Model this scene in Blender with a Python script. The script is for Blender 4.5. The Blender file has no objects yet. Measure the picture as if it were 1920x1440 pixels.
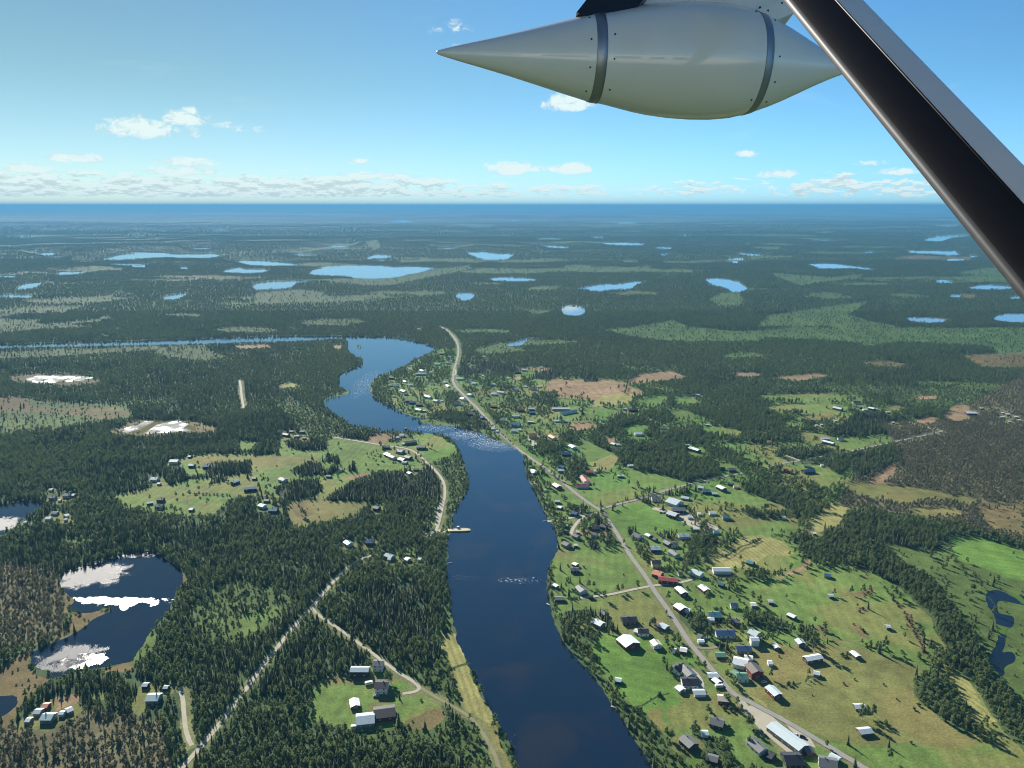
import bpy, math, random
import numpy as np
from mathutils import Vector, Matrix
random.seed(7)
R = math.radians
scene = bpy.context.scene
col = scene.collection

# ------------------------------------------------------------------ camera
CH = 350.0                      # metres above the ground
F, CX, CY = 1443.0, 960.0, 720.0
PITCH = math.atan((720 - 385.5) / F)
SP, CP = math.sin(PITCH), math.cos(PITCH)
cam_d = bpy.data.cameras.new('camera'); cam = bpy.data.objects.new('camera', cam_d); col.objects.link(cam)
cam.location = (0, 0, CH); cam.rotation_euler = (R(90) - PITCH, 0, 0)
cam_d.sensor_fit = 'HORIZONTAL'; cam_d.sensor_width = 36.0; cam_d.lens = 36.0 * F / 1920
cam_d.clip_start = 0.05; cam_d.clip_end = 300000
scene.camera = cam

# ------------------------------------------------------------------ light
SUN_AZ, SUN_EL = -29.0, 26.0    # degrees from +Y (negative = left), above the horizon
sdir = Vector((math.sin(R(SUN_AZ)) * math.cos(R(SUN_EL)), math.cos(R(SUN_AZ)) * math.cos(R(SUN_EL)), math.sin(R(SUN_EL))))
sl = bpy.data.lights.new('sun', 'SUN'); sl.energy = 4.9; sl.angle = R(0.53); sl.color = (1.0, 0.93, 0.82)
sun = bpy.data.objects.new('sun', sl); col.objects.link(sun)
sun.rotation_euler = sdir.to_track_quat('Z', 'Y').to_euler()
scene.view_settings.view_transform = 'Standard'; scene.view_settings.look = 'None'
scene.view_settings.exposure = 1.10; scene.view_settings.gamma = 1.0

def azel(px, py):
    u, v = (px - CX) / F, (py - CY) / F
    x, y, z = u, CP - v * SP, -SP - v * CP
    return math.atan2(x, y), math.atan2(z, math.hypot(x, y))

world = bpy.data.worlds.new('World'); scene.world = world; world.use_nodes = True
def build_world():
    nt = world.node_tree; N = nt.nodes; L = nt.links; N.clear()
    def m(op, a, b=None, c=None):
        n = N.new('ShaderNodeMath'); n.operation = op
        for i, v in enumerate((a, b, c)):
            if v is None: continue
            if isinstance(v, (int, float)): n.inputs[i].default_value = v
            else: L.new(v, n.inputs[i])
        return n.outputs[0]
    out = N.new('ShaderNodeOutputWorld'); bg = N.new('ShaderNodeBackground'); bg.inputs[1].default_value = 0.15
    sky = N.new('ShaderNodeTexSky'); sky.sky_type = 'NISHITA'; sky.sun_disc = False
    sky.sun_elevation = R(SUN_EL); sky.sun_rotation = R(SUN_AZ)
    sky.air_density = 1.0; sky.dust_density = 0.0; sky.ozone_density = 2.0; sky.altitude = 350
    tint = N.new('ShaderNodeMix'); tint.data_type = 'RGBA'; tint.blend_type = 'MULTIPLY'; tint.inputs[0].default_value = 1
    L.new(sky.outputs[0], tint.inputs[6])
    tc = N.new('ShaderNodeTexCoord'); sep = N.new('ShaderNodeSeparateXYZ'); L.new(tc.outputs['Generated'], sep.inputs[0])
    X, Y, Z = sep.outputs
    az = m('ARCTAN2', X, Y); el = m('ARCTAN2', Z, m('SQRT', m('ADD', m('MULTIPLY', X, X), m('MULTIPLY', Y, Y))))
    side = N.new('ShaderNodeMix'); side.data_type = 'RGBA'; side.inputs[6].default_value = (.196, .240, .224, 1); side.inputs[7].default_value = (.166, .298, .385, 1)
    def vec(sx, sy, off, dely=0.0):
        c = N.new('ShaderNodeCombineXYZ')
        L.new(m('MULTIPLY', az, sx), c.inputs[0]); L.new(m('MULTIPLY', m('ADD', el, dely), sy), c.inputs[1]); c.inputs[2].default_value = off
        return c.outputs[0]
    def noise(sx, sy, off, detail, rough, dely=0.0, dist=0.0):
        n = N.new('ShaderNodeTexNoise'); n.inputs['Scale'].default_value = 1; n.inputs['Detail'].default_value = detail
        n.inputs['Roughness'].default_value = rough; n.inputs['Distortion'].default_value = dist
        L.new(vec(sx, sy, off, dely), n.inputs['Vector']); return n.outputs[0]
    def smooth(v, lo, hi):
        n = N.new('ShaderNodeMapRange'); n.interpolation_type = 'SMOOTHSTEP'; n.inputs[1].default_value = lo; n.inputs[2].default_value = hi
        L.new(v, n.inputs[0]); return n.outputs[0]
    L.new(smooth(m('ADD', az, m('MULTIPLY', el, .5)), -.45, .55), side.inputs[0]); 
    low = N.new('ShaderNodeMix'); low.data_type = 'RGBA'; low.blend_type = 'MULTIPLY'; low.inputs[7].default_value = (1.06, 1.12, 1.50, 1); L.new(smooth(el, .16, .0), low.inputs[0]); L.new(side.outputs[2], low.inputs[6]); L.new(low.outputs[2], tint.inputs[7])
    # low band of small cumulus above the horizon; denser towards the sun side
    elbig = smooth(el, 0.004, 0.05)
    dens = m('ADD', m('MULTIPLY', smooth(az, 0.35, -0.30), 0.12), 0.02)
    prof = m('MULTIPLY', smooth(el, 0.004, 0.012), smooth(el, 0.062, 0.022))
    def band(dely):
        n1 = noise(34, 120, 3.1, 6, 0.62, dely, 0.3); n2 = noise(70, 330, 7.7, 4, 0.6, dely, 0.2)
        lo = noise(9, 22, 1.3, 2, 0.5, dely)
        s = m('ADD', m('MULTIPLY', n1, m('ADD', m('MULTIPLY', elbig, 0.65), 0.35)), m('MULTIPLY', n2, m('SUBTRACT', 0.65, m('MULTIPLY', elbig, 0.65))))
        return m('ADD', s, m('MULTIPLY', m('SUBTRACT', lo, 0.5), 0.35))
    b0 = m('ADD', m('ADD', band(0.0), dens), m('MULTIPLY', m('SUBTRACT', prof, 1.0), 0.45))
    b1 = m('ADD', m('ADD', band(0.0045), dens), m('MULTIPLY', m('SUBTRACT', prof, 1.0), 0.45))
    cov = smooth(b0, 0.515, 0.575)
    shade = smooth(m('SUBTRACT', b0, b1), -0.07, 0.05)     # bright above, grey below
    # separate clouds: (px, py, half width px, half height px, strength)
    blobs = [(262, 243, 62, 20, 1.0), (345, 224, 42, 17, 1.0), (345, 250, 30, 12, .8), (432, 236, 34, 9, .55), (468, 243, 34, 8, .5),
             (1068, 196, 48, 18, 1.15), (838, 55, 50, 14, .45), (858, 88, 14, 7, .35), (140, 298, 54, 9, 1.0), (60, 318, 40, 9, 1.0), (350, 306, 46, 10, 1.0),
             (670, 303, 22, 6, .9), (960, 318, 55, 15, 1.1), (1070, 319, 42, 12, 1.05), (1396, 290, 26, 7, .95), (1455, 328, 40, 9, .85),
             (1632, 307, 38, 6, .7), (1680, 323, 36, 7, .8), (1830, 145, 24, 8, .3), (700, 333, 90, 9, .95), (340, 322, 70, 9, 1.0), (45, 318, 50, 9, .9)]
    best = None
    for (px, py, hw, hh, s) in blobs:
        a0, e0 = azel(px, py); w, h = hw / F * 1.25, hh / F * 1.45
        da = m('MULTIPLY', m('SUBTRACT', az, a0), 1 / w); de = m('MULTIPLY', m('SUBTRACT', el, e0), 1 / h)
        de = m('MAXIMUM', de, m('MULTIPLY', de, -1.7))        # flatter base
        q = m('MULTIPLY', m('SUBTRACT', 1.0, m('ADD', m('MULTIPLY', da, da), m('MULTIPLY', de, de))), 1.0)
        q = m('SUBTRACT', m('MULTIPLY', m('MAXIMUM', q, 0.0), s), 0.0)
        best = q if best is None else m('MAXIMUM', best, q)
    nb = noise(60, 95, 5.5, 7, 0.65, 0.0, 0.6)
    bl = m('ADD', m('MULTIPLY', m('MINIMUM', best, 1.0), 0.55), m('MULTIPLY', m('SUBTRACT', nb, 0.5), 1.35))
    has = smooth(best, 0.0, 0.25)
    cb = m('MULTIPLY', smooth(bl, 0.16, 0.52), has)
    wisp = m('MULTIPLY', m('MULTIPLY', smooth(noise(7, 30, 9.2, 5, 0.6, 0.0, 0.8), 0.56, 0.8), smooth(el, 0.30, 0.06)), 0.16)
    total = m('MINIMUM', m('ADD', m('MAXIMUM', m('MULTIPLY', cov, 0.92), cb), wisp), 0.97)
    total = m('MULTIPLY', total, smooth(el, -0.002, 0.003))
    cc = N.new('ShaderNodeMix'); cc.data_type = 'RGBA'
    cc.inputs[6].default_value = (1.85, 2.3, 2.35, 1); cc.inputs[7].default_value = (2.6, 3.05, 3.0, 1)
    L.new(m('MAXIMUM', shade, cb), cc.inputs[0])
    mx = N.new('ShaderNodeMix'); mx.data_type = 'RGBA'
    L.new(total, mx.inputs[0]); L.new(tint.outputs[2], mx.inputs[6]); L.new(cc.outputs[2], mx.inputs[7])
    L.new(mx.outputs[2], bg.inputs[0]); L.new(bg.outputs[0], out.inputs[0])
build_world()
cy = scene.cycles
cy.max_bounces = 6; cy.diffuse_bounces = 3; cy.glossy_bounces = 3; cy.transmission_bounces = 2; cy.volume_bounces = 0
cy.use_denoising = True; cy.sample_clamp_indirect = 4.0; cy.sample_clamp_direct = 6.0
cy.transparent_max_bounces = 8; cy.pixel_filter_type = 'BLACKMAN_HARRIS'; cy.filter_width = 1.05

# ------------------------------------------------------------------ pixel -> place
TILE = dict(A=(1440, 1080, 4), B=(960, 1080, 4), C=(480, 1080, 4), D=(0, 1080, 4), E=(1440, 720, 4), F=(960, 720, 4), G=(480, 720, 4),
            H=(0, 720, 4), M=(660, 600, 6), N=(960, 660, 6), P=(0, 0, 1))
def tp(t, x, y):
    a, b, s = TILE[t]; return a + x / s, b + y / s
def gnd(px, py, z=0.0):
    """where the line of sight of a photograph point meets height z"""
    u, v = (px - CX) / F, (py - CY) / F
    dx, dy, dz = u, CP - v * SP, -SP - v * CP
    t = (z - CH) / dz
    return Vector((dx * t, dy * t, z))
def to_px(x, y, z=0.0):
    h = CH - z
    zc = y * CP + h * SP                 # depth along the view axis
    yc = -y * SP + h * CP                # downwards
    return CX + F * x / zc, CY + F * yc / zc
def camspace(px, py, Z):
    u, v = (px - CX) / F, (py - CY) / F
    return Vector((u * Z, (CP - v * SP) * Z, CH + (-SP - v * CP) * Z))

# ------------------------------------------------------------------ noise
def _h(ix, iy, s):
    n = (ix.astype(np.int64) * 374761393 + iy.astype(np.int64) * 668265263 + s * 974634777) & 0xFFFFFFFF
    n = ((n ^ (n >> 13)) * 1274126177) & 0xFFFFFFFF
    return ((n ^ (n >> 16)) & 0xFFFFFF) / float(0xFFFFFF)
def vn(x, y, s=0):
    ix, iy = np.floor(x), np.floor(y); fx, fy = x - ix, y - iy
    fx = fx * fx * (3 - 2 * fx); fy = fy * fy * (3 - 2 * fy)
    a, b, c, d = _h(ix, iy, s), _h(ix + 1, iy, s), _h(ix, iy + 1, s), _h(ix + 1, iy + 1, s)
    return (a + (b - a) * fx) + ((c + (d - c) * fx) - (a + (b - a) * fx)) * fy
def fbm(x, y, size, s=0, o=4):
    t, a, n = 0, 1.0, 0
    x, y = np.asarray(x, float) / size, np.asarray(y, float) / size
    for k in range(o):
        t = t + a * vn(x + 17.3 * k, y - 9.1 * k, s + k); n += a; a *= 0.5; x, y = x * 2.03, y * 2.03
    return t / n
def sstep(v, a, b):
    t = np.clip((v - a) / (b - a), 0, 1); return t * t * (3 - 2 * t)

# ------------------------------------------------------------------ objects
def tag(o, label=None, cat=None, group=None, kind=None):
    if label: o['label'] = label
    if cat: o['category'] = cat
    if group: o['group'] = group
    if kind: o['kind'] = kind
    return o
def link(name, me, parent=None, loc=None):
    o = bpy.data.objects.new(name, me); col.objects.link(o)
    if parent: o.parent = parent
    if loc is not None: o.location = loc
    return o
def empty(name, loc, rz=0.0):
    o = bpy.data.objects.new(name, None); col.objects.link(o); o.location = loc; o.rotation_euler = (0, 0, rz)
    o.empty_display_size = 0.5
    return o
def mesh(name, vs, fs, mats, mi=None, smooth=False):
    me = bpy.data.meshes.new(name); me.from_pydata([tuple(v) for v in vs], [], [tuple(f) for f in fs])
    for mt in (mats if isinstance(mats, (list, tuple)) else [mats]): me.materials.append(mt)
    if mi is not None: me.polygons.foreach_set('material_index', mi)
    if smooth: me.polygons.foreach_set('use_smooth', [True] * len(me.polygons))
    me.update(); return me
class MB:
    def __init__(s): s.v, s.f, s.m = [], [], []
    def box(s, x0, x1, y0, y1, z0, z1, m=0):
        b = len(s.v); s.v += [(x, y, z) for z in (z0, z1) for y in (y0, y1) for x in (x0, x1)]
        s.f += [tuple(b + i for i in q) for q in ((0, 2, 3, 1), (4, 5, 7, 6), (0, 1, 5, 4), (2, 6, 7, 3), (0, 4, 6, 2), (1, 3, 7, 5))]; s.m += [m] * 6
    def prism(s, bot, top, m=0):
        b, n = len(s.v), len(bot); s.v += list(bot) + list(top)
        s.f.append(tuple(b + n - 1 - i for i in range(n))); s.f.append(tuple(b + n + i for i in range(n)))
        for i in range(n): s.f.append((b + i, b + (i + 1) % n, b + n + (i + 1) % n, b + n + i))
        s.m += [m] * (n + 2)
    def tube(s, p, q, r0, r1, n=6, m=0):
        p, q = Vector(p), Vector(q); d = (q - p).normalized(); a = d.orthogonal().normalized(); c = d.cross(a)
        f = lambda P, r: [tuple(P + a * (r * math.cos(6.2832 * i / n)) + c * (r * math.sin(6.2832 * i / n))) for i in range(n)]
        s.prism(f(p, r0), f(q, r1), m)
    def build(s, name, mats, parent=None, smooth=False, loc=None):
        return link(name, mesh(name, s.v, s.f, mats, s.m, smooth), parent, loc)

# ------------------------------------------------------------------ materials
def mat(name, base=(.5, .5, .5), rough=.6, metal=0.0, spec=.4, var=0.0, scale=1.0, coat=0.0, bump=0.0):
    mt = bpy.data.materials.new(name); mt.use_nodes = True; nt = mt.node_tree; p = nt.nodes['Principled BSDF']
    p.inputs['Base Color'].default_value = (*base, 1); p.inputs['Roughness'].default_value = rough
    p.inputs['Metallic'].default_value = metal; p.inputs['Specular IOR Level'].default_value = spec; p.inputs['Coat Weight'].default_value = coat
    if var:
        tc = nt.nodes.new('ShaderNodeTexCoord'); n = nt.nodes.new('ShaderNodeTexNoise'); n.inputs['Scale'].default_value = scale; n.inputs['Detail'].default_value = 5
        nt.links.new(tc.outputs['Object'], n.inputs[0])
        r = nt.nodes.new('ShaderNodeMapRange'); r.inputs[3].default_value = 1 - var; r.inputs[4].default_value = 1 + var; nt.links.new(n.outputs[0], r.inputs[0])
        mx = nt.nodes.new('ShaderNodeVectorMath'); mx.operation = 'SCALE'; mx.inputs[0].default_value = base; nt.links.new(r.outputs[0], mx.inputs[3])
        nt.links.new(mx.outputs[0], p.inputs['Base Color'])
        if bump:
            b = nt.nodes.new('ShaderNodeBump'); b.inputs['Strength'].default_value = bump; nt.links.new(n.outputs[0], b.inputs['Height']); nt.links.new(b.outputs[0], p.inputs['Normal'])
    return mt
def foliage(name, c1, c2, trans=.3):
    mt = bpy.data.materials.new(name); mt.use_nodes = True; nt = mt.node_tree; N, L = nt.nodes, nt.links; N.clear()
    out = N.new('ShaderNodeOutputMaterial'); oi = N.new('ShaderNodeObjectInfo'); mx = N.new('ShaderNodeMix'); mx.data_type = 'RGBA'
    mx.inputs[6].default_value = (*c1, 1); mx.inputs[7].default_value = (*c2, 1); L.new(oi.outputs['Random'], mx.inputs[0])
    d = N.new('ShaderNodeBsdfPrincipled'); d.inputs['Roughness'].default_value = .55; d.inputs['Specular IOR Level'].default_value = .18
    t = N.new('ShaderNodeBsdfTranslucent'); ms = N.new('ShaderNodeMixShader'); ms.inputs[0].default_value = trans
    L.new(mx.outputs[2], d.inputs['Base Color']); L.new(mx.outputs[2], t.inputs[0]); L.new(d.outputs[0], ms.inputs[1]); L.new(t.outputs[0], ms.inputs[2])
    L.new(ms.outputs[0], out.inputs[0]); return mt
# ------------------------------------------------------------------ land cover, traced on the photograph and laid on the ground
(FOREST, MEADOW, DRY, TAN, BOG, HEATH, SCRUB, YARD, GRAVEL, HAY, BROAD, VIVID, VEILWOOD, VERGE, SPRUCE) = range(15)
X0, Y0, RW, RH = -160, 378, 2240, 1190
cls = np.full((RH, RW), 255, np.uint8)
water = np.zeros((RH, RW), bool); clear = np.zeros((RH, RW), bool)
def fill(arr, pts, val):
    p = [(x - X0, y - Y0) for x, y in pts]
    xs, ys = [q[0] for q in p], [q[1] for q in p]
    a, b = max(0, int(min(xs))), min(RW, int(max(xs)) + 2); c, d = max(0, int(min(ys))), min(RH, int(max(ys)) + 2)
    if a >= b or c >= d: return
    YY, XX = np.mgrid[c:d, a:b]; ins = np.zeros(XX.shape, bool)
    for (x1, y1), (x2, y2) in zip(p, p[1:] + p[:1]):
        if y1 == y2: continue
        ins ^= ((y1 > YY) != (y2 > YY)) & (XX < (x2 - x1) * (YY - y1) / (y2 - y1) + x1)
    arr[c:d, a:b][ins] = val
def pts(s):
    v = [float(t) for t in s.replace(',', ' ').split()]; return list(zip(v[::2], v[1::2]))
def blob(cx, cy, w, h, seed=0, n=22):
    r = random.Random(seed * 31 + int(cx)); ph = [r.uniform(0, 6.28) for _ in range(4)]
    o = []
    for i in range(n):
        a = 6.2832 * i / n; k = 1 + .16 * math.sin(2 * a + ph[0]) + .12 * math.sin(3 * a + ph[1]) + .09 * math.sin(5 * a + ph[2]) + .05 * math.sin(8 * a + ph[3])
        o.append((cx + w / 2 * k * math.cos(a), cy + h / 2 * k * math.sin(a)))
    return o
LAND = [
 # village side, mixed yards and trees
 (YARD, '700,712 760,690 820,655 850,650 880,668 960,688 1030,688 1060,705 1200,712 1300,735 1400,742 1560,735 1640,745 1700,775 1740,805 1650,835 1600,870 1600,900 1585,945 1500,1000 1480,1010 1600,1060 1700,1100 1720,1150 1790,1250 1860,1330 1920,1410 2080,1500 2080,1567 1240,1567 1222,1440 1145,1317 1035,1155 1025,1080 1045,1020 1000,915 975,845 870,797 770,780 705,748 694,735'),
 (BROAD, '1230,735 1300,735 1440,740 1470,800 1400,812 1340,790 1290,770 1240,760'),
 (BROAD, '1150,845 1200,828 1290,838 1330,868 1345,900 1300,908 1250,892 1180,880 1150,868'),
 (BROAD, '1105,810 1130,795 1200,775 1255,770 1230,790 1190,800 1150,812 1110,822'),
 (BROAD, '1100,820 1135,818 1165,830 1170,845 1130,846 1105,836'),
 (BROAD, '1195,800 1250,808 1290,800 1340,815 1330,835 1270,828 1205,818'),
 (BROAD, '1000,825 1040,820 1060,835 1045,850 1010,850'), (BROAD, '1055,815 1075,808 1082,822 1060,828'),
 (BROAD, '1055,875 1080,880 1085,905 1075,908 1055,890'), (BROAD, '1095,852 1120,850 1125,866 1102,866'),
 (BROAD, '1440,862 1465,840 1520,845 1540,838 1620,842 1690,832 1600,862 1585,890 1565,890 1530,868 1480,870'),
 (BROAD, '1530,905 1440,895 1430,905 1500,930 1545,960 1530,965 1500,960 1440,940 1400,920 1380,915 1440,900'),
 (SPRUCE, '1600,775 1640,765 1680,785 1660,812 1600,818 1560,810 1580,795'), (BROAD, '1560,790 1500,790 1510,800 1560,815'),
 (VEILWOOD, '1650,790 1760,790 1920,700 2080,690 2080,1030 1920,1030 1780,1005 1640,985 1560,960 1600,900 1690,860'),
 (DRY, '1575,905 1640,905 1700,912 1820,930 1835,945 1740,935 1700,945 1600,925'), (DRY, '1700,955 1790,950 1800,965 1720,968'),
 (HEATH, '1840,945 1920,940 1920,1000 1860,990 1830,965'), (TAN, '1625,908 1655,880 1685,867 1682,880 1655,905'),
 (BROAD, '1560,960 1620,950 1700,965 1800,985 1920,1020 1920,1045 1820,1012 1720,1005 1640,1000 1560,985'),
 (HAY, '1488,998 1530,970 1560,942 1592,952 1572,985 1530,1002'), (DRY, '1440,938 1470,950 1500,985 1470,995 1440,985'),
 (BOG, '1650,1012 1720,1030 1790,1025 1920,1060 2080,1110 2080,1420 1920,1330 1870,1270 1800,1150 1740,1080 1690,1050'),
 (VIVID, '1775,1008 1830,1008 1920,1030 2080,1080 2080,1140 1920,1092 1860,1072 1800,1048'),
 (BROAD, '1480,1005 1540,998 1610,1005 1680,1050 1740,1090 1790,1140 1850,1230 1860,1270 1920,1335 2080,1420 2080,1500 1920,1404 1862,1345 1828,1290 1795,1240 1740,1150 1700,1110 1670,1090 1620,1065 1560,1055 1500,1035'),
 # fields of the village
 (TAN, '1020,725 1030,710 1075,712 1120,710 1165,714 1208,735 1195,742 1150,738 1115,750 1095,748 1045,744 1022,738'),
 (MEADOW, '1045,746 1100,751 1100,758 1045,757'), (HAY, '1102,757 1125,745 1150,737 1190,739 1186,752 1150,760 1110,762'),
 (MEADOW, '1192,752 1225,742 1252,741 1250,752 1225,762 1195,760'), (MEADOW, '1262,745 1300,744 1312,756 1265,758'),
 (MEADOW, '1030,764 1120,764 1172,768 1160,780 1100,788 1060,790 1035,778'), (MEADOW, '1000,710 1020,712 1020,735 1000,733'),
 (TAN, '1068,792 1112,790 1118,800 1085,812 1070,805'), (DRY, '1080,822 1100,826 1150,850 1160,862 1150,877 1100,882 1098,858 1085,840'),
 (HAY, '1105,868 1150,850 1162,860 1145,876 1118,884'), (TAN, '1035,690 1015,697 970,690 1000,688'), (TAN, '960,707 980,704 975,712 960,714'),
 (MEADOW, '1160,802 1200,792 1215,800 1205,815 1230,822 1200,826 1180,812'), (MEADOW, '1300,795 1340,798 1390,808 1385,820 1330,812'),
 (DRY, '1285,842 1330,842 1320,858 1290,855'), (MEADOW, '1350,830 1400,828 1395,845 1355,842'), (DRY, '1340,865 1380,870 1370,880 1345,878'),
 (DRY, '1250,770 1290,768 1300,785 1265,788'), (TAN, '1130,816 1158,822 1150,832 1135,828'),
 (MEADOW, '1080,905 1100,886 1150,882 1220,885 1282,905 1270,914 1200,926 1130,948 1112,944'),
 (MEADOW, '1012,895 1040,893 1108,955 1085,960 1040,955 1025,930'),
 (VIVID, '1136,962 1165,948 1200,940 1232,950 1272,972 1300,985 1292,997 1230,1000 1172,1000'),
 (MEADOW, '1300,905 1340,905 1400,925 1440,935 1430,955 1370,962 1310,945 1290,930'), (MEADOW, '1330,965 1440,960 1500,995 1440,1005 1360,1000'),
 (TAN, '1070,995 1100,990 1145,995 1150,1005 1110,1002 1080,1003'),
 (MEADOW, '1045,1030 1070,1022 1165,1026 1196,1055 1212,1082 1208,1100 1120,1118 1035,1115 1028,1090'),
 (HAY, '1308,1055 1350,1035 1400,1004 1425,1002 1470,1014 1492,1040 1460,1056 1400,1064 1330,1060'), (TAN, '1452,1085 1520,1050 1527,1056 1480,1080'),
 (MEADOW, '1440,1040 1490,1045 1520,1048 1450,1078 1400,1070'),
 (MEADOW, '1385,1080 1450,1085 1530,1062 1620,1080 1662,1100 1690,1140 1715,1190 1738,1232 1700,1235 1620,1215 1530,1198 1480,1180 1420,1150 1385,1115'),
 (MEADOW, '1685,1112 1715,1125 1745,1160 1778,1223 1768,1228 1735,1195 1702,1150'),
 (HEATH, '1690,1140 1700,1142 1720,1175 1745,1225 1735,1228 1712,1185'),
 (DRY, '1500,1200 1620,1217 1752,1258 1722,1300 1732,1330 1840,1385 1760,1398 1680,1392 1600,1398 1560,1385 1470,1345 1415,1318 1400,1300 1440,1265'),
 (MEADOW, '1560,1392 1600,1400 1700,1396 1840,1388 1920,1410 2080,1500 2080,1567 1720,1567 1650,1440'),
 (HAY, '1757,1256 1810,1268 1838,1320 1866,1347 1842,1352 1802,1312'), (HAY, '1400,1300 1440,1318 1436,1330 1392,1308'),
 (HEATH, '1568,1116 1600,1112 1630,1105 1640,1100 1642,1107 1620,1118 1575,1118'), (HEATH, '1602,1135 1630,1142 1625,1152 1610,1148'),
 (HEATH, '1600,1172 1612,1172 1632,1190 1630,1198 1612,1192'), (HEATH, '1520,1172 1545,1172 1555,1180 1548,1190 1530,1182'),
 (DRY, '1400,1215 1450,1200 1510,1225 1540,1235 1480,1260 1430,1250'),
 (MEADOW, '1040,1122 1120,1122 1210,1104 1255,1140 1250,1165 1160,1165 1100,1150 1045,1150'),
 (MEADOW, '1225,1105 1280,1095 1350,1120 1400,1150 1390,1165 1300,1145 1262,1160'),
 (VIVID, '1098,1210 1135,1190 1220,1190 1290,1215 1320,1250 1260,1270 1280,1320 1275,1360 1240,1350 1170,1330 1150,1270 1125,1240'),
 (MEADOW, '1250,1330 1350,1300 1400,1330 1420,1400 1440,1440 1300,1440 1270,1380'),
 (TAN, '1228,1165 1250,1163 1255,1180 1232,1180'), (DRY, '1215,1330 1240,1325 1255,1370 1240,1380 1215,1350'),
 (YARD, '1340,1250 1400,1290 1380,1300 1330,1262'),
 # groves among the houses
 (SPRUCE, '1061,1152 1080,1145 1108,1143 1118,1152 1108,1160 1080,1164 1064,1160'), (SPRUCE, '1122,1148 1133,1150 1150,1175 1155,1186 1142,1182 1128,1165'),
 (BROAD, '1083,1190 1100,1180 1120,1178 1128,1195 1115,1210 1090,1210'), (BROAD, '1050,1155 1062,1160 1072,1180 1068,1205 1052,1185 1044,1165'),
 (BROAD, '1275,1152 1300,1146 1322,1150 1325,1170 1318,1182 1290,1185 1278,1168'), (BROAD, '1328,1162 1350,1160 1360,1172 1340,1178'),
 (BROAD, '1388,1148 1410,1142 1440,1150 1475,1162 1478,1178 1452,1184 1430,1178 1395,1172'), (BROAD, '1478,1182 1510,1172 1525,1190 1520,1205 1505,1200 1492,1192'),
 (SPRUCE, '1342,1210 1362,1205 1368,1222 1360,1240 1345,1235'), (BROAD, '1320,1218 1345,1222 1358,1240 1340,1245 1322,1238'),
 (BROAD, '1245,1395 1275,1388 1292,1405 1290,1440 1300,1470 1245,1470 1235,1430'), (BROAD, '1300,1365 1312,1360 1330,1380 1365,1385 1372,1420 1400,1470 1330,1470 1318,1420 1308,1395'),
 (BROAD, '1182,1328 1200,1325 1205,1345 1188,1345'), (BROAD, '1210,1352 1225,1350 1240,1400 1228,1405'), (BROAD, '1110,1372 1120,1390 1112,1392'),
 (SPRUCE, '1116,960 1128,968 1145,1000 1140,1003 1118,980'), (BROAD, '1135,1002 1165,1000 1172,1018 1150,1020 1132,1015'),
 (SPRUCE, '1055,950 1090,946 1105,955 1075,960'), (SPRUCE, '1100,1015 1115,1010 1122,1025 1105,1032'),
 (BROAD, '1175,990 1190,992 1196,1005 1182,1008'), (BROAD, '1280,1010 1300,1000 1320,1000 1330,1015 1318,1032 1290,1030'), (BROAD, '1275,1045 1300,1038 1308,1052 1290,1062 1275,1058'),
 (BROAD, '1390,1070 1440,1068 1445,1088 1400,1085'), (BROAD, '1330,1075 1362,1070 1372,1090 1340,1092'), (BROAD, '1385,958 1400,950 1440,960 1480,955 1500,968 1450,972 1400,968'),
 (BROAD, '1385,905 1420,905 1428,920 1400,925'), (SPRUCE, '1240,918 1262,915 1262,930 1242,930'), (BROAD, '1715,1270 1745,1255 1765,1268 1790,1295 1830,1368 1800,1375 1760,1350 1722,1315'),
 (SPRUCE, '985,708 1040,690 1060,700 1030,712'), (SPRUCE, '1095,705 1122,705 1122,715 1095,716'), (SPRUCE, '870,770 890,768 930,790 935,805 910,806 875,792 868,782'), 
 (BROAD, '810,775 850,770 872,778 872,795 840,790 812,783'), (SPRUCE, '850,680 900,676 960,684 985,700 940,705 900,700 865,705'),
 (BROAD, '700,745 700,725 715,712 740,702 735,712 715,722 712,742 735,762 730,768'), (BROAD, '830,735 860,738 868,750 850,752 832,748'),
 (BROAD, '1000,740 1040,732 1045,742 1025,758 1000,752'),
 (SCRUB, '985,860 1000,885 1012,910 1025,945 1030,968 1048,1000 1040,1030 1032,1060 1040,1110 1046,1155 1070,1200 1110,1240 1152,1290 1200,1330 1250,1372 1300,1440 1310,1500 1240,1500 1222,1440 1145,1317 1035,1155 1025,1080 1045,1010 1000,915 982,870'),
 # far bank of the river, west side
 (HEATH, '0,742 60,745 110,755 150,765 215,765 250,775 200,785 110,775 40,772 -60,768 -60,740'), (BOG, '45,745 110,752 150,764 110,768 60,760'),
 (MEADOW, '330,870 345,855 400,850 450,850 480,852 520,850 530,820 560,814 620,818 700,826 745,830 760,815 800,812 830,818 850,835 858,855 838,868 800,880 770,880 700,885 655,905 608,936 560,934 480,930 440,932 425,945 400,962 340,967 300,963 250,955 232,945 215,928 240,922 345,903 350,885'),
 (DRY, '340,862 400,855 450,862 520,852 600,858 600,868 500,872 430,872'), (MEADOW, '445,825 480,828 470,845 450,842'),
 (TAN, '685,822 700,813 742,812 738,822 718,832 700,829'), (TAN, '636,900 660,890 692,886 696,892 650,902'), (VIVID, '790,845 845,838 856,852 836,866 800,866'),
 (SPRUCE, '533,828 560,818 605,815 612,840 590,846 540,840'), (SPRUCE, '380,872 400,865 470,866 478,885 440,890 400,895 390,915 402,905 435,900 420,895 382,885'),
 (SPRUCE, '545,882 580,865 605,870 604,890 560,895'), (SPRUCE, '610,852 636,855 636,868 612,866'), (SPRUCE, '515,912 550,900 600,898 604,920 590,930 550,935 516,925'),
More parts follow.
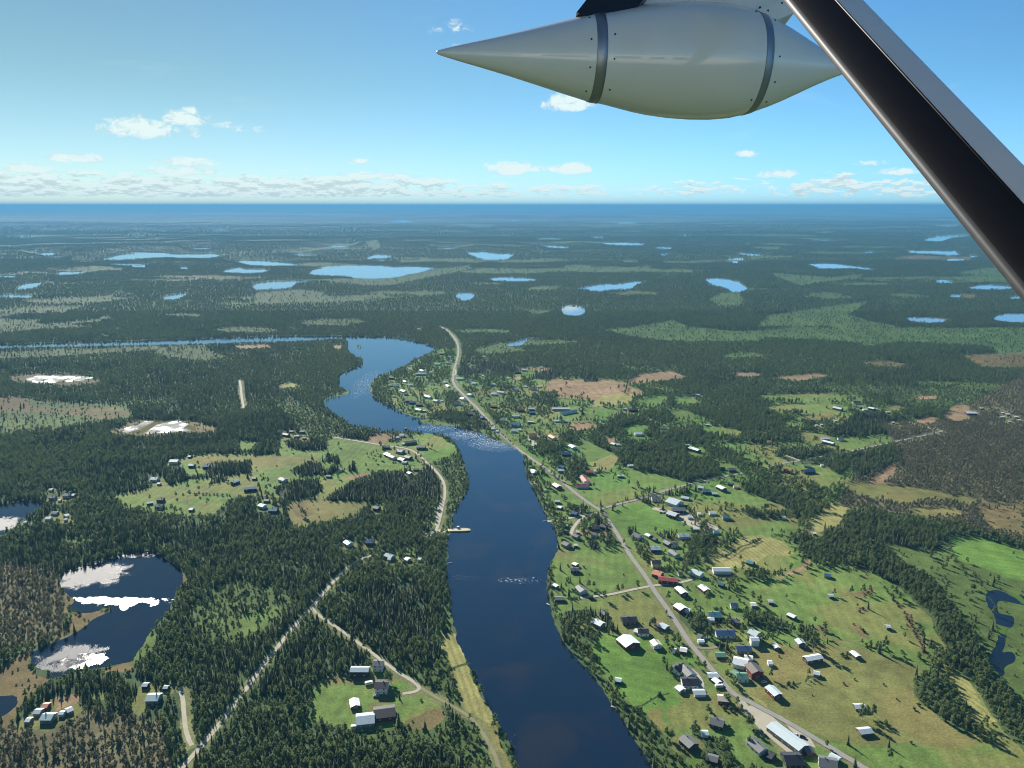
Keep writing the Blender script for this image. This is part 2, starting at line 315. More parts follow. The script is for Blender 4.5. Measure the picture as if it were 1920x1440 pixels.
 (SPRUCE, '652,875 665,865 668,880 655,882'), (SPRUCE, '600,882 630,875 626,893 604,892'), (SPRUCE, '325,880 345,875 350,892 400,888 398,896 340,898'),
 (SPRUCE, '610,936 640,912 700,898 740,885 770,880 812,876 830,898 834,935 760,942 680,942 640,938'),
 (DRY, '540,938 600,936 690,942 660,970 600,978 552,990 540,965'), (HEATH, '545,945 575,945 590,960 560,975'), (YARD, '690,945 828,944 828,985 800,988 760,975 700,962'),
 (SCRUB, '790,868 815,868 850,850 866,860 876,895 862,935 848,965 842,995 828,990 836,930 832,900 812,880'), (SCRUB, '838,1000 850,1000 838,1040 838,1090 848,1180 838,1185 828,1100 826,1020'),
 (YARD, '480,940 525,935 530,955 500,962 478,958'), (BOG, '115,1012 170,1004 173,1015 130,1022'), (YARD, '690,1040 730,1035 780,1018 785,1040 740,1050 700,1050'),
 (SCRUB, '600,830 700,795 640,790 590,770 540,740 520,760 560,800'), (HAY, '520,722 545,716 565,722 555,728 530,728'), (BROAD, '520,690 600,660 640,660 660,680 620,720 560,712'),
 (SCRUB, '545,660 600,646 640,648 650,660 600,665'), (TAN, '440,648 500,645 510,652 450,655'), (TAN, '622,648 640,646 640,655 625,653'),
 (BOG, '-40,662 100,655 200,652 300,648 310,655 200,662 100,668 -40,674'), (BOG, '288,662 310,650 370,648 400,658 428,670 380,676 320,670'),
 (SCRUB, '350,1140 420,1095 480,1088 545,1110 560,1125 520,1165 480,1200 430,1215 380,1200'), (BOG, '415,1192 438,1165 470,1150 520,1135 530,1140 498,1178 450,1195'),
 (BROAD, '600,1110 680,1060 760,1050 835,1060 838,1120 760,1130 690,1170 610,1140'), (SPRUCE, '690,1100 780,1090 820,1150 800,1200 700,1190 640,1160'),
 (SCRUB, '740,1230 800,1245 850,1200 862,1255 880,1300 880,1335 835,1310 790,1290 780,1265'),
 (MEADOW, '573,1362 580,1300 590,1278 620,1266 690,1262 700,1240 722,1236 760,1268 790,1290 830,1312 830,1340 800,1358 740,1362 660,1372 600,1350'),
 (DRY, '610,1270 700,1265 720,1276 660,1282 600,1290'), (SCRUB, '570,1372 660,1380 700,1365 830,1345 880,1358 870,1380 800,1390 660,1400 600,1395'), (DRY, '690,1322 725,1305 745,1300 720,1325 695,1340'),
 (HEATH, '760,1350 800,1330 830,1328 840,1340 800,1370 770,1370'), (VIVID, '740,1285 760,1272 780,1285 775,1296 745,1298'),
 (HAY, '822,1190 850,1187 862,1215 868,1243 842,1250 828,1222'), (HAY, '840,1254 872,1246 890,1280 908,1312 930,1352 905,1356 880,1342 862,1305'),
 (DRY, '897,1352 925,1356 942,1400 962,1440 965,1480 940,1480 918,1400'), (SCRUB, '925,1356 937,1362 957,1395 968,1440 960,1440 940,1400'),
 (SCRUB, '785,1372 900,1358 920,1400 935,1440 900,1440 850,1420 810,1395'),
 (HEATH, '-60,1290 0,1252 30,1228 60,1214 60,1250 92,1276 60,1300 35,1320 25,1350 0,1372 -60,1400'), (HEATH, '125,1155 212,1140 215,1146 163,1178 115,1200 105,1198 125,1175'),
 (HEATH, '120,1090 132,1110 145,1125 130,1150 118,1150 112,1110'), (HEATH, '180,1262 225,1246 250,1240 258,1248 245,1258 200,1262'), (BOG, '275,1188 302,1192 290,1215 265,1238 252,1242 250,1225'),
 (HEATH, '320,1085 345,1075 350,1085 340,1100 325,1110'), (DRY, '255,1292 272,1280 292,1280 292,1300 270,1330 250,1345 245,1325'), (TAN, '82,1315 110,1305 150,1300 152,1312 120,1335 92,1338'), (DRY, '160,1300 200,1295 205,1310 170,1318'),
 (HEATH, None, 300, 802, 176, 34), (HEATH, None, 105, 711, 160, 22), (VEILWOOD, '0,1060 60,1060 130,1080 115,1200 40,1215 -60,1230 -60,1040'),
 (VEILWOOD, '30,1350 160,1330 300,1350 330,1440 330,1500 -60,1500 -60,1400'),
 # far bogs and clearings
 (BOG, '-40,612 30,608 90,606 180,598 200,590 208,595 185,603 100,612 30,620 -40,626'), (BOG, None, 112, 583, 30, 8), (BOG, None, 348, 590, 60, 7), (BOG, '398,617 440,612 480,613 528,618 500,624 420,622'),
 (BOG, '560,602 600,598 660,597 690,604 640,611 570,608'), (BOG, '480,550 560,543 610,548 600,558 540,563 480,566'), (BOG, '570,525 660,522 745,519 820,504 880,497 885,505 800,522 740,535 690,537 640,531'),
 (SCRUB, '640,590 760,578 880,585 1000,575 1010,585 900,600 800,606 700,602'), (BOG, None, 905, 620, 90, 10), (BOG, '880,658 930,642 1030,636 1080,638 1085,650 1000,656 920,664'),
 (BOG, '1130,617 1180,613 1240,603 1262,600 1290,612 1400,622 1440,625 1420,640 1350,640 1260,640 1180,630'), (SCRUB, '960,650 1100,640 1300,645 1440,640 1600,650 1700,690 1500,695 1200,690 1050,675'),
 (BOG, '1415,612 1440,590 1500,582 1580,570 1632,564 1590,590 1625,600 1682,612 1650,620 1640,635 1675,642 1620,650 1600,625 1560,612 1480,612'), (BOG, '1440,512 1560,520 1625,513 1600,526 1540,529 1500,537 1465,525'),
 (BOG, '1325,562 1350,550 1385,548 1394,565 1388,573 1350,574'), (BOG, '978,542 1010,537 1057,535 1040,543 1000,545'), (BOG, None, 1190, 550, 80, 9), (BOG, None, 1395, 666, 70, 12), (BOG, None, 1010, 585, 34, 8),
 (HEATH, '1800,665 1920,660 2080,662 2080,695 1920,690 1840,688'), (HEATH, None, 1655, 681, 80, 10), (TAN, '1440,708 1530,700 1562,703 1500,714'), (TAN, '1165,722 1200,700 1260,695 1290,708 1230,715'), (TAN, None, 1400, 702, 60, 8),
 (BOG, '1790,512 1850,504 1900,510 1890,521 1810,516'), (HEATH, None, 1750, 485, 140, 9), (HEATH, None, 1810, 556, 50, 8), (BOG, None, 1700, 555, 70, 8), (BOG, None, 1550, 555, 90, 12), (BOG, None, 1080, 500, 50, 8), (BOG, None, 1300, 492, 120, 5),
 (BOG, None, 1440, 465, 60, 5), (BOG, None, 1180, 491, 40, 4), (BOG, None, 700, 462, 30, 14), (BOG, None, 1790, 625, 60, 14), (BOG, None, 990, 511, 60, 6), (HEATH, None, 380, 520, 140, 5), (BOG, None, 1545, 437, 40, 4),
 (MEADOW, '1420,740 1500,738 1600,744 1592,752 1500,752 1440,750'), (MEADOW, '1440,760 1470,756 1560,756 1600,768 1560,778 1500,772 1440,770'), (DRY, '1500,776 1560,772 1556,784 1510,790'),
 (DRY, '1495,805 1560,818 1540,834 1495,822'), (MEADOW, '1580,816 1660,823 1602,843 1550,842 1535,828'), (MEADOW, '1490,868 1540,870 1582,895 1552,922 1505,895 1492,882'), (MEADOW, '1440,852 1480,860 1470,872 1435,872'),
 (TAN, '1765,780 1800,755 1815,762 1818,785 1790,792'), (TAN, '1710,742 1755,740 1752,748 1718,748'), (TAN, None, 1738, 788, 40, 14), (DRY, None, 1675, 765, 34, 10),
]
for e in LAND:
    if e[1] is None: fill(cls, blob(*e[2:], seed=3), e[0])
    else: fill(cls, pts(e[1]), e[0])

RIVER = pts('980,1520 969,1430 957,1395 937,1362 910,1310 890,1267 870,1227 849,1186 847,1130 836,1080 838,1040 838,1010 846,998 848,965 862,940 870,930 879,912 878,895 868,868 864,848 858,838 845,822 825,815 800,812 760,808 735,811 700,806 665,800 640,785 612,765 605,755 612,748 640,742 656,738 655,733 640,727 632,725 638,715 632,704 650,694 678,684 682,674 664,668 651,655 653,641 642,634 600,638 560,640 480,642 400,645 300,647 150,650 -160,657 -160,651 0,645 100,643 200,640 300,637 400,634 500,631 580,629 640,630 700,631 745,633 785,641 821,651 802,664 780,673 760,685 740,695 715,704 698,713 694,735 705,748 722,756 745,770 770,780 800,785 780,789 790,794 830,798 862,801 895,809 930,825 955,835 976,846 985,870 986,890 1000,915 1010,935 1022,958 1027,975 1041,990 1047,1010 1045,1030 1030,1060 1025,1090 1029,1120 1036,1155 1047,1187 1068,1220 1100,1255 1125,1283 1145,1317 1172,1357 1190,1387 1222,1438 1262,1510')
def chaikin(P, it=1):
    for _ in range(it):
        Q = []
        for a, b in zip(P, P[1:] + P[:1]): Q += [(a[0] * .75 + b[0] * .25, a[1] * .75 + b[1] * .25), (a[0] * .25 + b[0] * .75, a[1] * .25 + b[1] * .75)]
        P = Q
    return P
RIVER = chaikin(RIVER)
LAKES = [
 ('lake', 'sun-glinting forest lake at the lower left with wind-ruffled bright patches', '115,1082 122,1072 150,1062 200,1050 230,1040 270,1033 290,1033 305,1045 325,1058 344,1073 342,1092 330,1110 325,1130 305,1160 290,1175 275,1195 268,1210 252,1230 250,1240 225,1244 190,1252 150,1258 110,1268 85,1275 90,1262 95,1255 75,1257 58,1245 58,1230 62,1222 80,1215 100,1205 120,1198 145,1185 163,1172 175,1160 200,1150 212,1142 200,1136 180,1148 150,1150 130,1145 132,1135 145,1125 130,1118 118,1108 110,1095'),
 ('pond', 'small dark pond at the picture\'s lower left edge beside orange bog', '-60,1310 0,1306 32,1303 34,1320 15,1337 0,1345 -60,1380'),
 ('lake', 'half seen lake with a pale wind patch at the left edge below the forest', '-100,955 0,949 20,942 50,939 85,943 78,952 60,962 40,975 32,985 15,1000 0,1003 -100,1040'),
 ('bog_pool', 'branching dark blue bog pool by the right edge among bright green reeds', '1848,1110 1870,1105 1885,1112 1925,1118 1980,1125 1980,1142 1925,1136 1890,1128 1868,1125 1870,1150 1888,1153 1902,1156 1900,1175 1885,1180 1885,1210 1876,1225 1900,1220 1906,1240 1880,1250 1885,1265 1870,1270 1882,1290 1862,1265 1850,1240 1858,1225 1872,1200 1868,1160 1848,1130'),
 ('lake', '', '180,483 215,478 250,473 290,472 330,475 372,475 415,475 412,481 370,484 310,482 250,485 210,487'),
 ('lake', '', '428,490 470,485 530,491 573,494 540,496 480,497'), ('lake', '', '410,508 448,499 455,504 510,504 500,508 470,511 440,510'),
 ('lake', '', '100,513 115,507 130,510 158,506 155,511 130,514'), ('lake', '', '25,540 45,530 82,528 84,532 60,539 40,541'), ('lake', '', '296,558 320,551 360,548 345,555 330,560 310,560'),
 ('lake', '', '472,532 500,527 545,526 588,525 585,529 550,531 548,538 500,541 474,541'), ('lake', '', '572,512 590,503 620,499 690,496 720,497 735,500 760,498 790,499 818,501 815,505 780,509 745,517 710,520 660,519 655,516 610,515'),
 ('lake', '', '683,484 698,477 710,476 738,478 730,482 700,484'), ('lake', '', '870,472 900,471 912,470 920,474 965,475 962,479 950,485 920,486 895,483 888,479 872,474'),
 ('lake', '', '848,551 870,548 893,549 890,555 872,562 862,560'), ('lake', '', '912,521 940,518 1008,521 1000,525 950,525 925,524'), ('lake', '', '1110,455 1160,453 1217,456 1200,459 1160,459 1130,457'),
 ('lake', '', '1375,472 1395,474 1440,476 1430,478 1395,477'), ('lake', '', '1072,535 1100,535 1130,532 1165,531 1190,526 1218,527 1200,532 1180,540 1150,540 1120,544 1100,541'),
 ('lake', '', '1318,523 1335,520 1365,522 1385,527 1403,536 1400,542 1375,546 1368,541 1355,536 1330,532'), ('lake', '', '1053,573 1078,572 1097,576 1096,585 1078,589 1060,586 1052,583'),
 ('lake', '', '1505,495 1540,492 1570,493 1600,498 1648,501 1640,504 1620,504 1600,501 1560,503 1525,500'), ('lake', '', '1695,471 1740,468 1780,470 1790,467 1795,473 1803,477 1780,478 1750,475 1720,475'),
 ('lake', '', '1728,449 1745,444 1775,440 1820,441 1810,444 1780,446 1765,453 1740,451'), ('lake', '', '1810,538 1840,533 1870,533 1900,536 1895,540 1860,541 1830,541'),
 ('lake', '', '1690,594 1720,593 1784,596 1770,600 1740,602 1710,599'), ('lake', '', '1857,594 1880,587 1920,586 1980,588 1980,602 1920,601 1880,600'), ('lake', '', '943,642 975,637 1010,631 1016,633 985,638 975,643 955,644'),
 ('lake', '', '1002,459 1030,459 1070,462 1062,465 1020,462'),
]
for (a, b, w, h) in [(45, 444, 28, 3), (260, 443, 24, 3), (305, 433, 18, 2.5), (410, 432, 29, 3), (86, 475, 42, 5), (107, 483, 20, 4), (160, 492, 24, 3), (240, 495, 64, 3.2), (262, 499, 26, 2.5), (345, 501, 18, 4), (378, 465, 36, 4), (15, 517, 34, 3), (28, 554, 66, 5),
                     (752, 415, 50, 4), (835, 465, 45, 2.4), (572, 477, 46, 2.6), (1030, 447, 42, 3.4), (1175, 418, 34, 2.4), (1120, 444, 26, 2.4), (1245, 464, 26, 4.5), (1245, 476, 12, 2.6), (1380, 485, 28, 2.6), (1378, 491, 14, 2.2),
                     (1777, 423, 40, 3), (1628, 472, 18, 2.4), (1790, 487, 30, 3), (1825, 479, 18, 2.6), (1770, 527, 30, 3.4), (1790, 553, 18, 4), (1905, 556, 26, 4), (640, 455, 20, 2), (900, 425, 40, 2), (965, 413, 14, 2), (1280, 441, 14, 2), (1400, 456, 10, 2), (715, 488, 8, 2),
                     (620, 462, 60, 1.8), (280, 471, 60, 2), (225, 546, 10, 3), (1620, 428, 46, 1.6), (1540, 449, 30, 1.8)]:
    LAKES.append(('lake', '', blob(a, b, w, h, seed=5, n=18)))
SHALLOW = [('bog_pool', 'pale milky bog pool set in dark forest on the left', blob(105, 711, 132, 13, seed=9, n=40)), ('bog_pool', 'round reedy bog pool with orange rim in the left forest', blob(300, 801, 118, 27, seed=11, n=50))]
ISLES = [blob(672, 650, 9, 5, 3)]
fill(water, RIVER, True)
for i_, l in enumerate(LAKES):
    q = l[2] if isinstance(l[2], list) else pts(l[2]); c_ = sum(v[1] for v in q) / len(q)
    q = chaikin(q, 2 if i_ == 3 else 1)
    if c_ < 700:        # the near shore lies partly behind the shore trees
        q = [(a, b + (.8 * 15000 / (gnd(a, b).length + 1) if b > c_ else 0)) for a, b in q]
    LAKES[i_] = (l[0], l[1], q); fill(water, q, True)
for l in SHALLOW: fill(water, l[2], True)
fill(water, ISLES[0], False); 
fill(cls, ISLES[0], SCRUB); fill(cls, pts('620,738 656,733 655,741 620,746 606,753 606,748'), BOG); fill(cls, pts('778,787 800,782 862,795 862,800 830,798 790,794'), BOG)

# roads: (name, width m, clear each side m, surface, pixel line)
ROADS = [
 ('road', 4.5, 6, 'asphalt', '820,611 832,615 844,624 853,635 860,650 859,668 852,690 848,708 851,722 865,736 880,752 895,765 912,785 940,815 968,840 1003,865 1040,890 1075,922 1110,948 1127,957 1140,975 1160,1005 1180,1040 1195,1060 1210,1080 1230,1113 1248,1137 1267,1165 1292,1205 1330,1250 1365,1292 1385,1308 1400,1314 1439,1334 1490,1362 1540,1392 1590,1422 1620,1440 1680,1478', 'grey main road running the length of the village beside the river'),
 ('side_road', 4.0, 4, 'asphalt', '1125,955 1140,951 1160,945 1200,936 1240,922 1300,906 1330,900 1370,891 1430,880 1470,868 1502,864 1560,852 1602,845 1665,831 1740,815 1768,808', 'grey side road leaving the main road junction towards the right'),
 ('village_street', 5.0, 3, 'gravel', '1386,1309 1397,1325 1412,1346 1426,1362 1441,1376 1470,1400 1500,1425', 'gravel street forking from the main road past the long building'),
 ('track', 4.5, 3, 'gravel', '1120,962 1100,966 1075,971 1050,974 1026,978', 'gravel track from the junction down to the river landing'),
 ('track', 4.0, 2, 'gravel', '1096,967 1082,980 1073,993 1070,1004', 'gravel drive curving behind the riverside huts'),
 ('track', 3.5, 2, 'gravel', '1226,1098 1200,1103 1180,1107 1150,1114 1120,1118 1085,1122', 'gravel drive crossing the meadow to the riverside cottage'),
 ('track', 3.2, 2, 'gravel', '1226,1098 1255,1095 1280,1092 1300,1086', 'gravel drive east of the main road by the red roof'),
 ('track', 3.2, 2, 'gravel', '1465,851 1482,857 1502,864', 'short gravel link joining the side road in the fields'),
 ('track', 3.0, 1, 'gravel', '1700,790 1730,800 1768,808', 'gravel track into the wood at the end of the side road'),
 ('track', 3.0, 1, 'dirt', '1292,1212 1320,1216 1345,1214', 'worn drive to the yards east of the road'),
 ('track', 3.0, 1, 'dirt', '1110,762 1145,767 1175,772 1205,780 1240,797 1290,800', 'thin farm track across the fields under the tan field'),
 ('track', 3.5, 1, 'gravel', '1295,1255 1312,1270 1318,1290 1310,1300', 'yard drive between the dark roofed houses'),
 ('forest_road', 3.8, 2.5, 'gravel', '300,1490 340,1440 376,1402 430,1335 480,1266 527,1205 560,1165 587,1136 610,1108 635,1080 655,1061 678,1047 700,1042', 'straight pale forest road cut through the woods at lower left'),
 ('farm_road', 2.9, 2.5, 'gravel', '583,1138 592,1149 606,1160 650,1189 690,1219 718,1240 748,1262 772,1276 785,1286 786,1293 776,1298 755,1301', 'narrow gravel lane branching off to the white farmhouse'),
 ('track', 2.6, 3, 'dirt', '787,1289 830,1315 865,1333 890,1352 912,1385 928,1415 938,1445', 'grassy track from the farm lane down along the river'),
 ('lane', 3.4, 3, 'gravel', '622,819 660,825 712,834 745,838 768,842 785,852 798,866 808,874 820,886 832,902 835,925 830,950 824,975 818,995', 'pale lane along the west bank past the hamlet to the ferry landing'),
 ('track', 5.0, 1, 'gravel', '826,944 823,965 819,985', 'wide bare gravel stretch of the west bank lane'),
 ('landing', 8.0, 2, 'gravel', '795,1006 812,998 825,995 848,996', 'gravel ferry landing on the west bank'),
 ('track', 3.0, 3, 'gravel', '337,1290 343,1310 345,1340 348,1368 354,1388 360,1398', 'short sandy track north of the forest road'),
 ('track', 4.0, 4, 'gravel', '449,712 452,728 453,745 457,765', 'sandy track in the far left forest'),
 ('track', 3.5, 1, 'gravel', '849,705 856,700 852,690', 'short link beside the main road'),
]
def strip(line, hw):
    P = [gnd(x, y) for x, y in line]; Lf, Rt = [], []
    for i, p in enumerate(P):
        d = (P[min(i + 1, len(P) - 1)] - P[max(i - 1, 0)]).normalized(); n = Vector((-d.y, d.x, 0))
        Lf.append(p + n * hw); Rt.append(p - n * hw)
    return Lf, Rt
def densify(line, step=12.0, smooth_it=3):
    P = [gnd(x, y) for x, y in line]; P = [Vector((p.x, p.y, 0)) for p in P]
    for _ in range(smooth_it):
        Q = [P[0]]
        for a, b in zip(P, P[1:]): Q += [a.lerp(b, .25), a.lerp(b, .75)]
        P = Q + [P[-1]]
    return P
def strip_w(P, hw):
    Lf, Rt = [], []
    for i, p in enumerate(P):
        d = (P[min(i + 1, len(P) - 1)] - P[max(i - 1, 0)]).normalized(); n = Vector((-d.y, d.x, 0))
        Lf.append(p + n * hw); Rt.append(p - n * hw)
    return Lf, Rt
ROADP = []
for rd in ROADS:
    P = densify(pts(rd[4])); ROADP.append(P)
    Lf, Rt = strip_w(P, rd[1] / 2 + rd[2])
    for i in range(len(P) - 1):
        q = [to_px(v.x, v.y) for v in (Lf[i], Lf[i + 1], Rt[i + 1], Rt[i])]
        fill(clear, q, True)
    Lf, Rt = strip_w(P, rd[1] / 2 + 2.5)
    for i in range(len(P) - 1):
        q = [to_px(v.x, v.y) for v in (Lf[i], Lf[i + 1], Rt[i + 1], Rt[i])]
        fill(cls, q, VERGE)

DITCH = [(HEATH, 1.3, '1526,1194 1560,1198 1600,1206 1640,1215'), (SPRUCE, .9, '1508,1280 1518,1274 1528,1269'), (SPRUCE, .8, '1460,1288 1478,1286 1500,1283'), (HEATH, 1.2, '1668,1112 1690,1145 1715,1185 1738,1228'), (SPRUCE, 1.0, '1040,1124 1075,1123 1110,1122'),
  (HEATH, 1.0, '1117,928 1145,923 1175,916 1210,906'), (SPRUCE, 1.0, '1115,948 1150,943 1205,928'), (SPRUCE, 1.2, '1352,1043 1385,1030 1425,1008'), (HEATH, 1.4, '1355,1050 1390,1036 1428,1012'), (SPRUCE, 1.2, '1090,785 1092,764 1100,757 1116,750'), (SPRUCE, 1.1, '1095,735 1080,745'),
  (DRY, 1.6, '1676,1372 1700,1385 1740,1393 1780,1393 1815,1385'), (DRY, 1.3, '1440,1310 1480,1332 1530,1362'), (DRY, 1.3, '1440,1300 1490,1328 1545,1358'), (SPRUCE, 1.0, '1195,1320 1225,1310 1255,1300'), (HEATH, 1.1, '1180,1215 1235,1216 1290,1213'), (DRY, 1.3, '1440,1215 1475,1222 1510,1226 1545,1228'),
  (SPRUCE, .9, '480,930 560,934 600,938'), (HEATH, 1.1, '520,872 545,870 552,867'), (SPRUCE, .9, '718,866 760,870 790,872'), (SPRUCE, .9, '805,870 840,864'), (HEATH, .9, '350,928 352,945 362,960'), (DRY, .9, '232,925 290,925 340,926'), (SPRUCE, .8, '840,1250 858,1247 872,1243'), (HEATH, 1.2, '640,1265 690,1280 740,1275')]
for cl_, w_, ln_ in DITCH:
    P = densify(pts(ln_), smooth_it=1); Lf, Rt = strip_w(P, w_)
    for i in range(len(P) - 1): fill(cls, [to_px(v.x, v.y) for v in (Lf[i], Lf[i + 1], Rt[i + 1], Rt[i])], cl_)

def lookup(arr, px, py, default):
    ix, iy = np.floor(px - X0).astype(int), np.floor(py - Y0).astype(int)
    ok = (ix >= 0) & (ix < RW) & (iy >= 0) & (iy < RH)
    out = np.full(px.shape, default, arr.dtype); out[ok] = arr[iy[ok], ix[ok]]; return out
def classify(x, y):
    """land cover class of world points; untraced land is forest with bogs"""
    r = np.hypot(x, y)
    wob = 3.0 + r * 0.0016
    wx = x + (fbm(x, y, 22, 41, 3) - .5) * 2 * wob; wy = y + (fbm(x, y, 22, 57, 3) - .5) * 2 * wob * 1.4
    zc = wy * CP + CH * SP; ok = zc > 50
    px = np.where(ok, CX + F * wx / np.where(ok, zc, 1), -999); py = np.where(ok, CY + F * (-wy * SP + CH * CP) / np.where(ok, zc, 1), -999)
    c = lookup(cls, px, py, 255); un = c == 255
    b = fbm(x * 0.55, y, 420, 11, 5); k = fbm(x, y, 160, 23, 4); e = fbm(x * .35, y, 1500, 31, 3)
    far = sstep(r, 1500, 3200)
    c = np.where(un & (b > 0.69 - .05 * far - .1 * (e - .5)) & (r > 1400), BOG, c)
    un = c == 255
    c = np.where(un & (k > .60) & (b > .5) & (r > 1500), SCRUB, c); un = c == 255
    c = np.where(un & (fbm(x, y, 120, 77, 4) > .56), BROAD, c); un = c == 255
    return np.where(un, FOREST, c).astype(np.uint8)
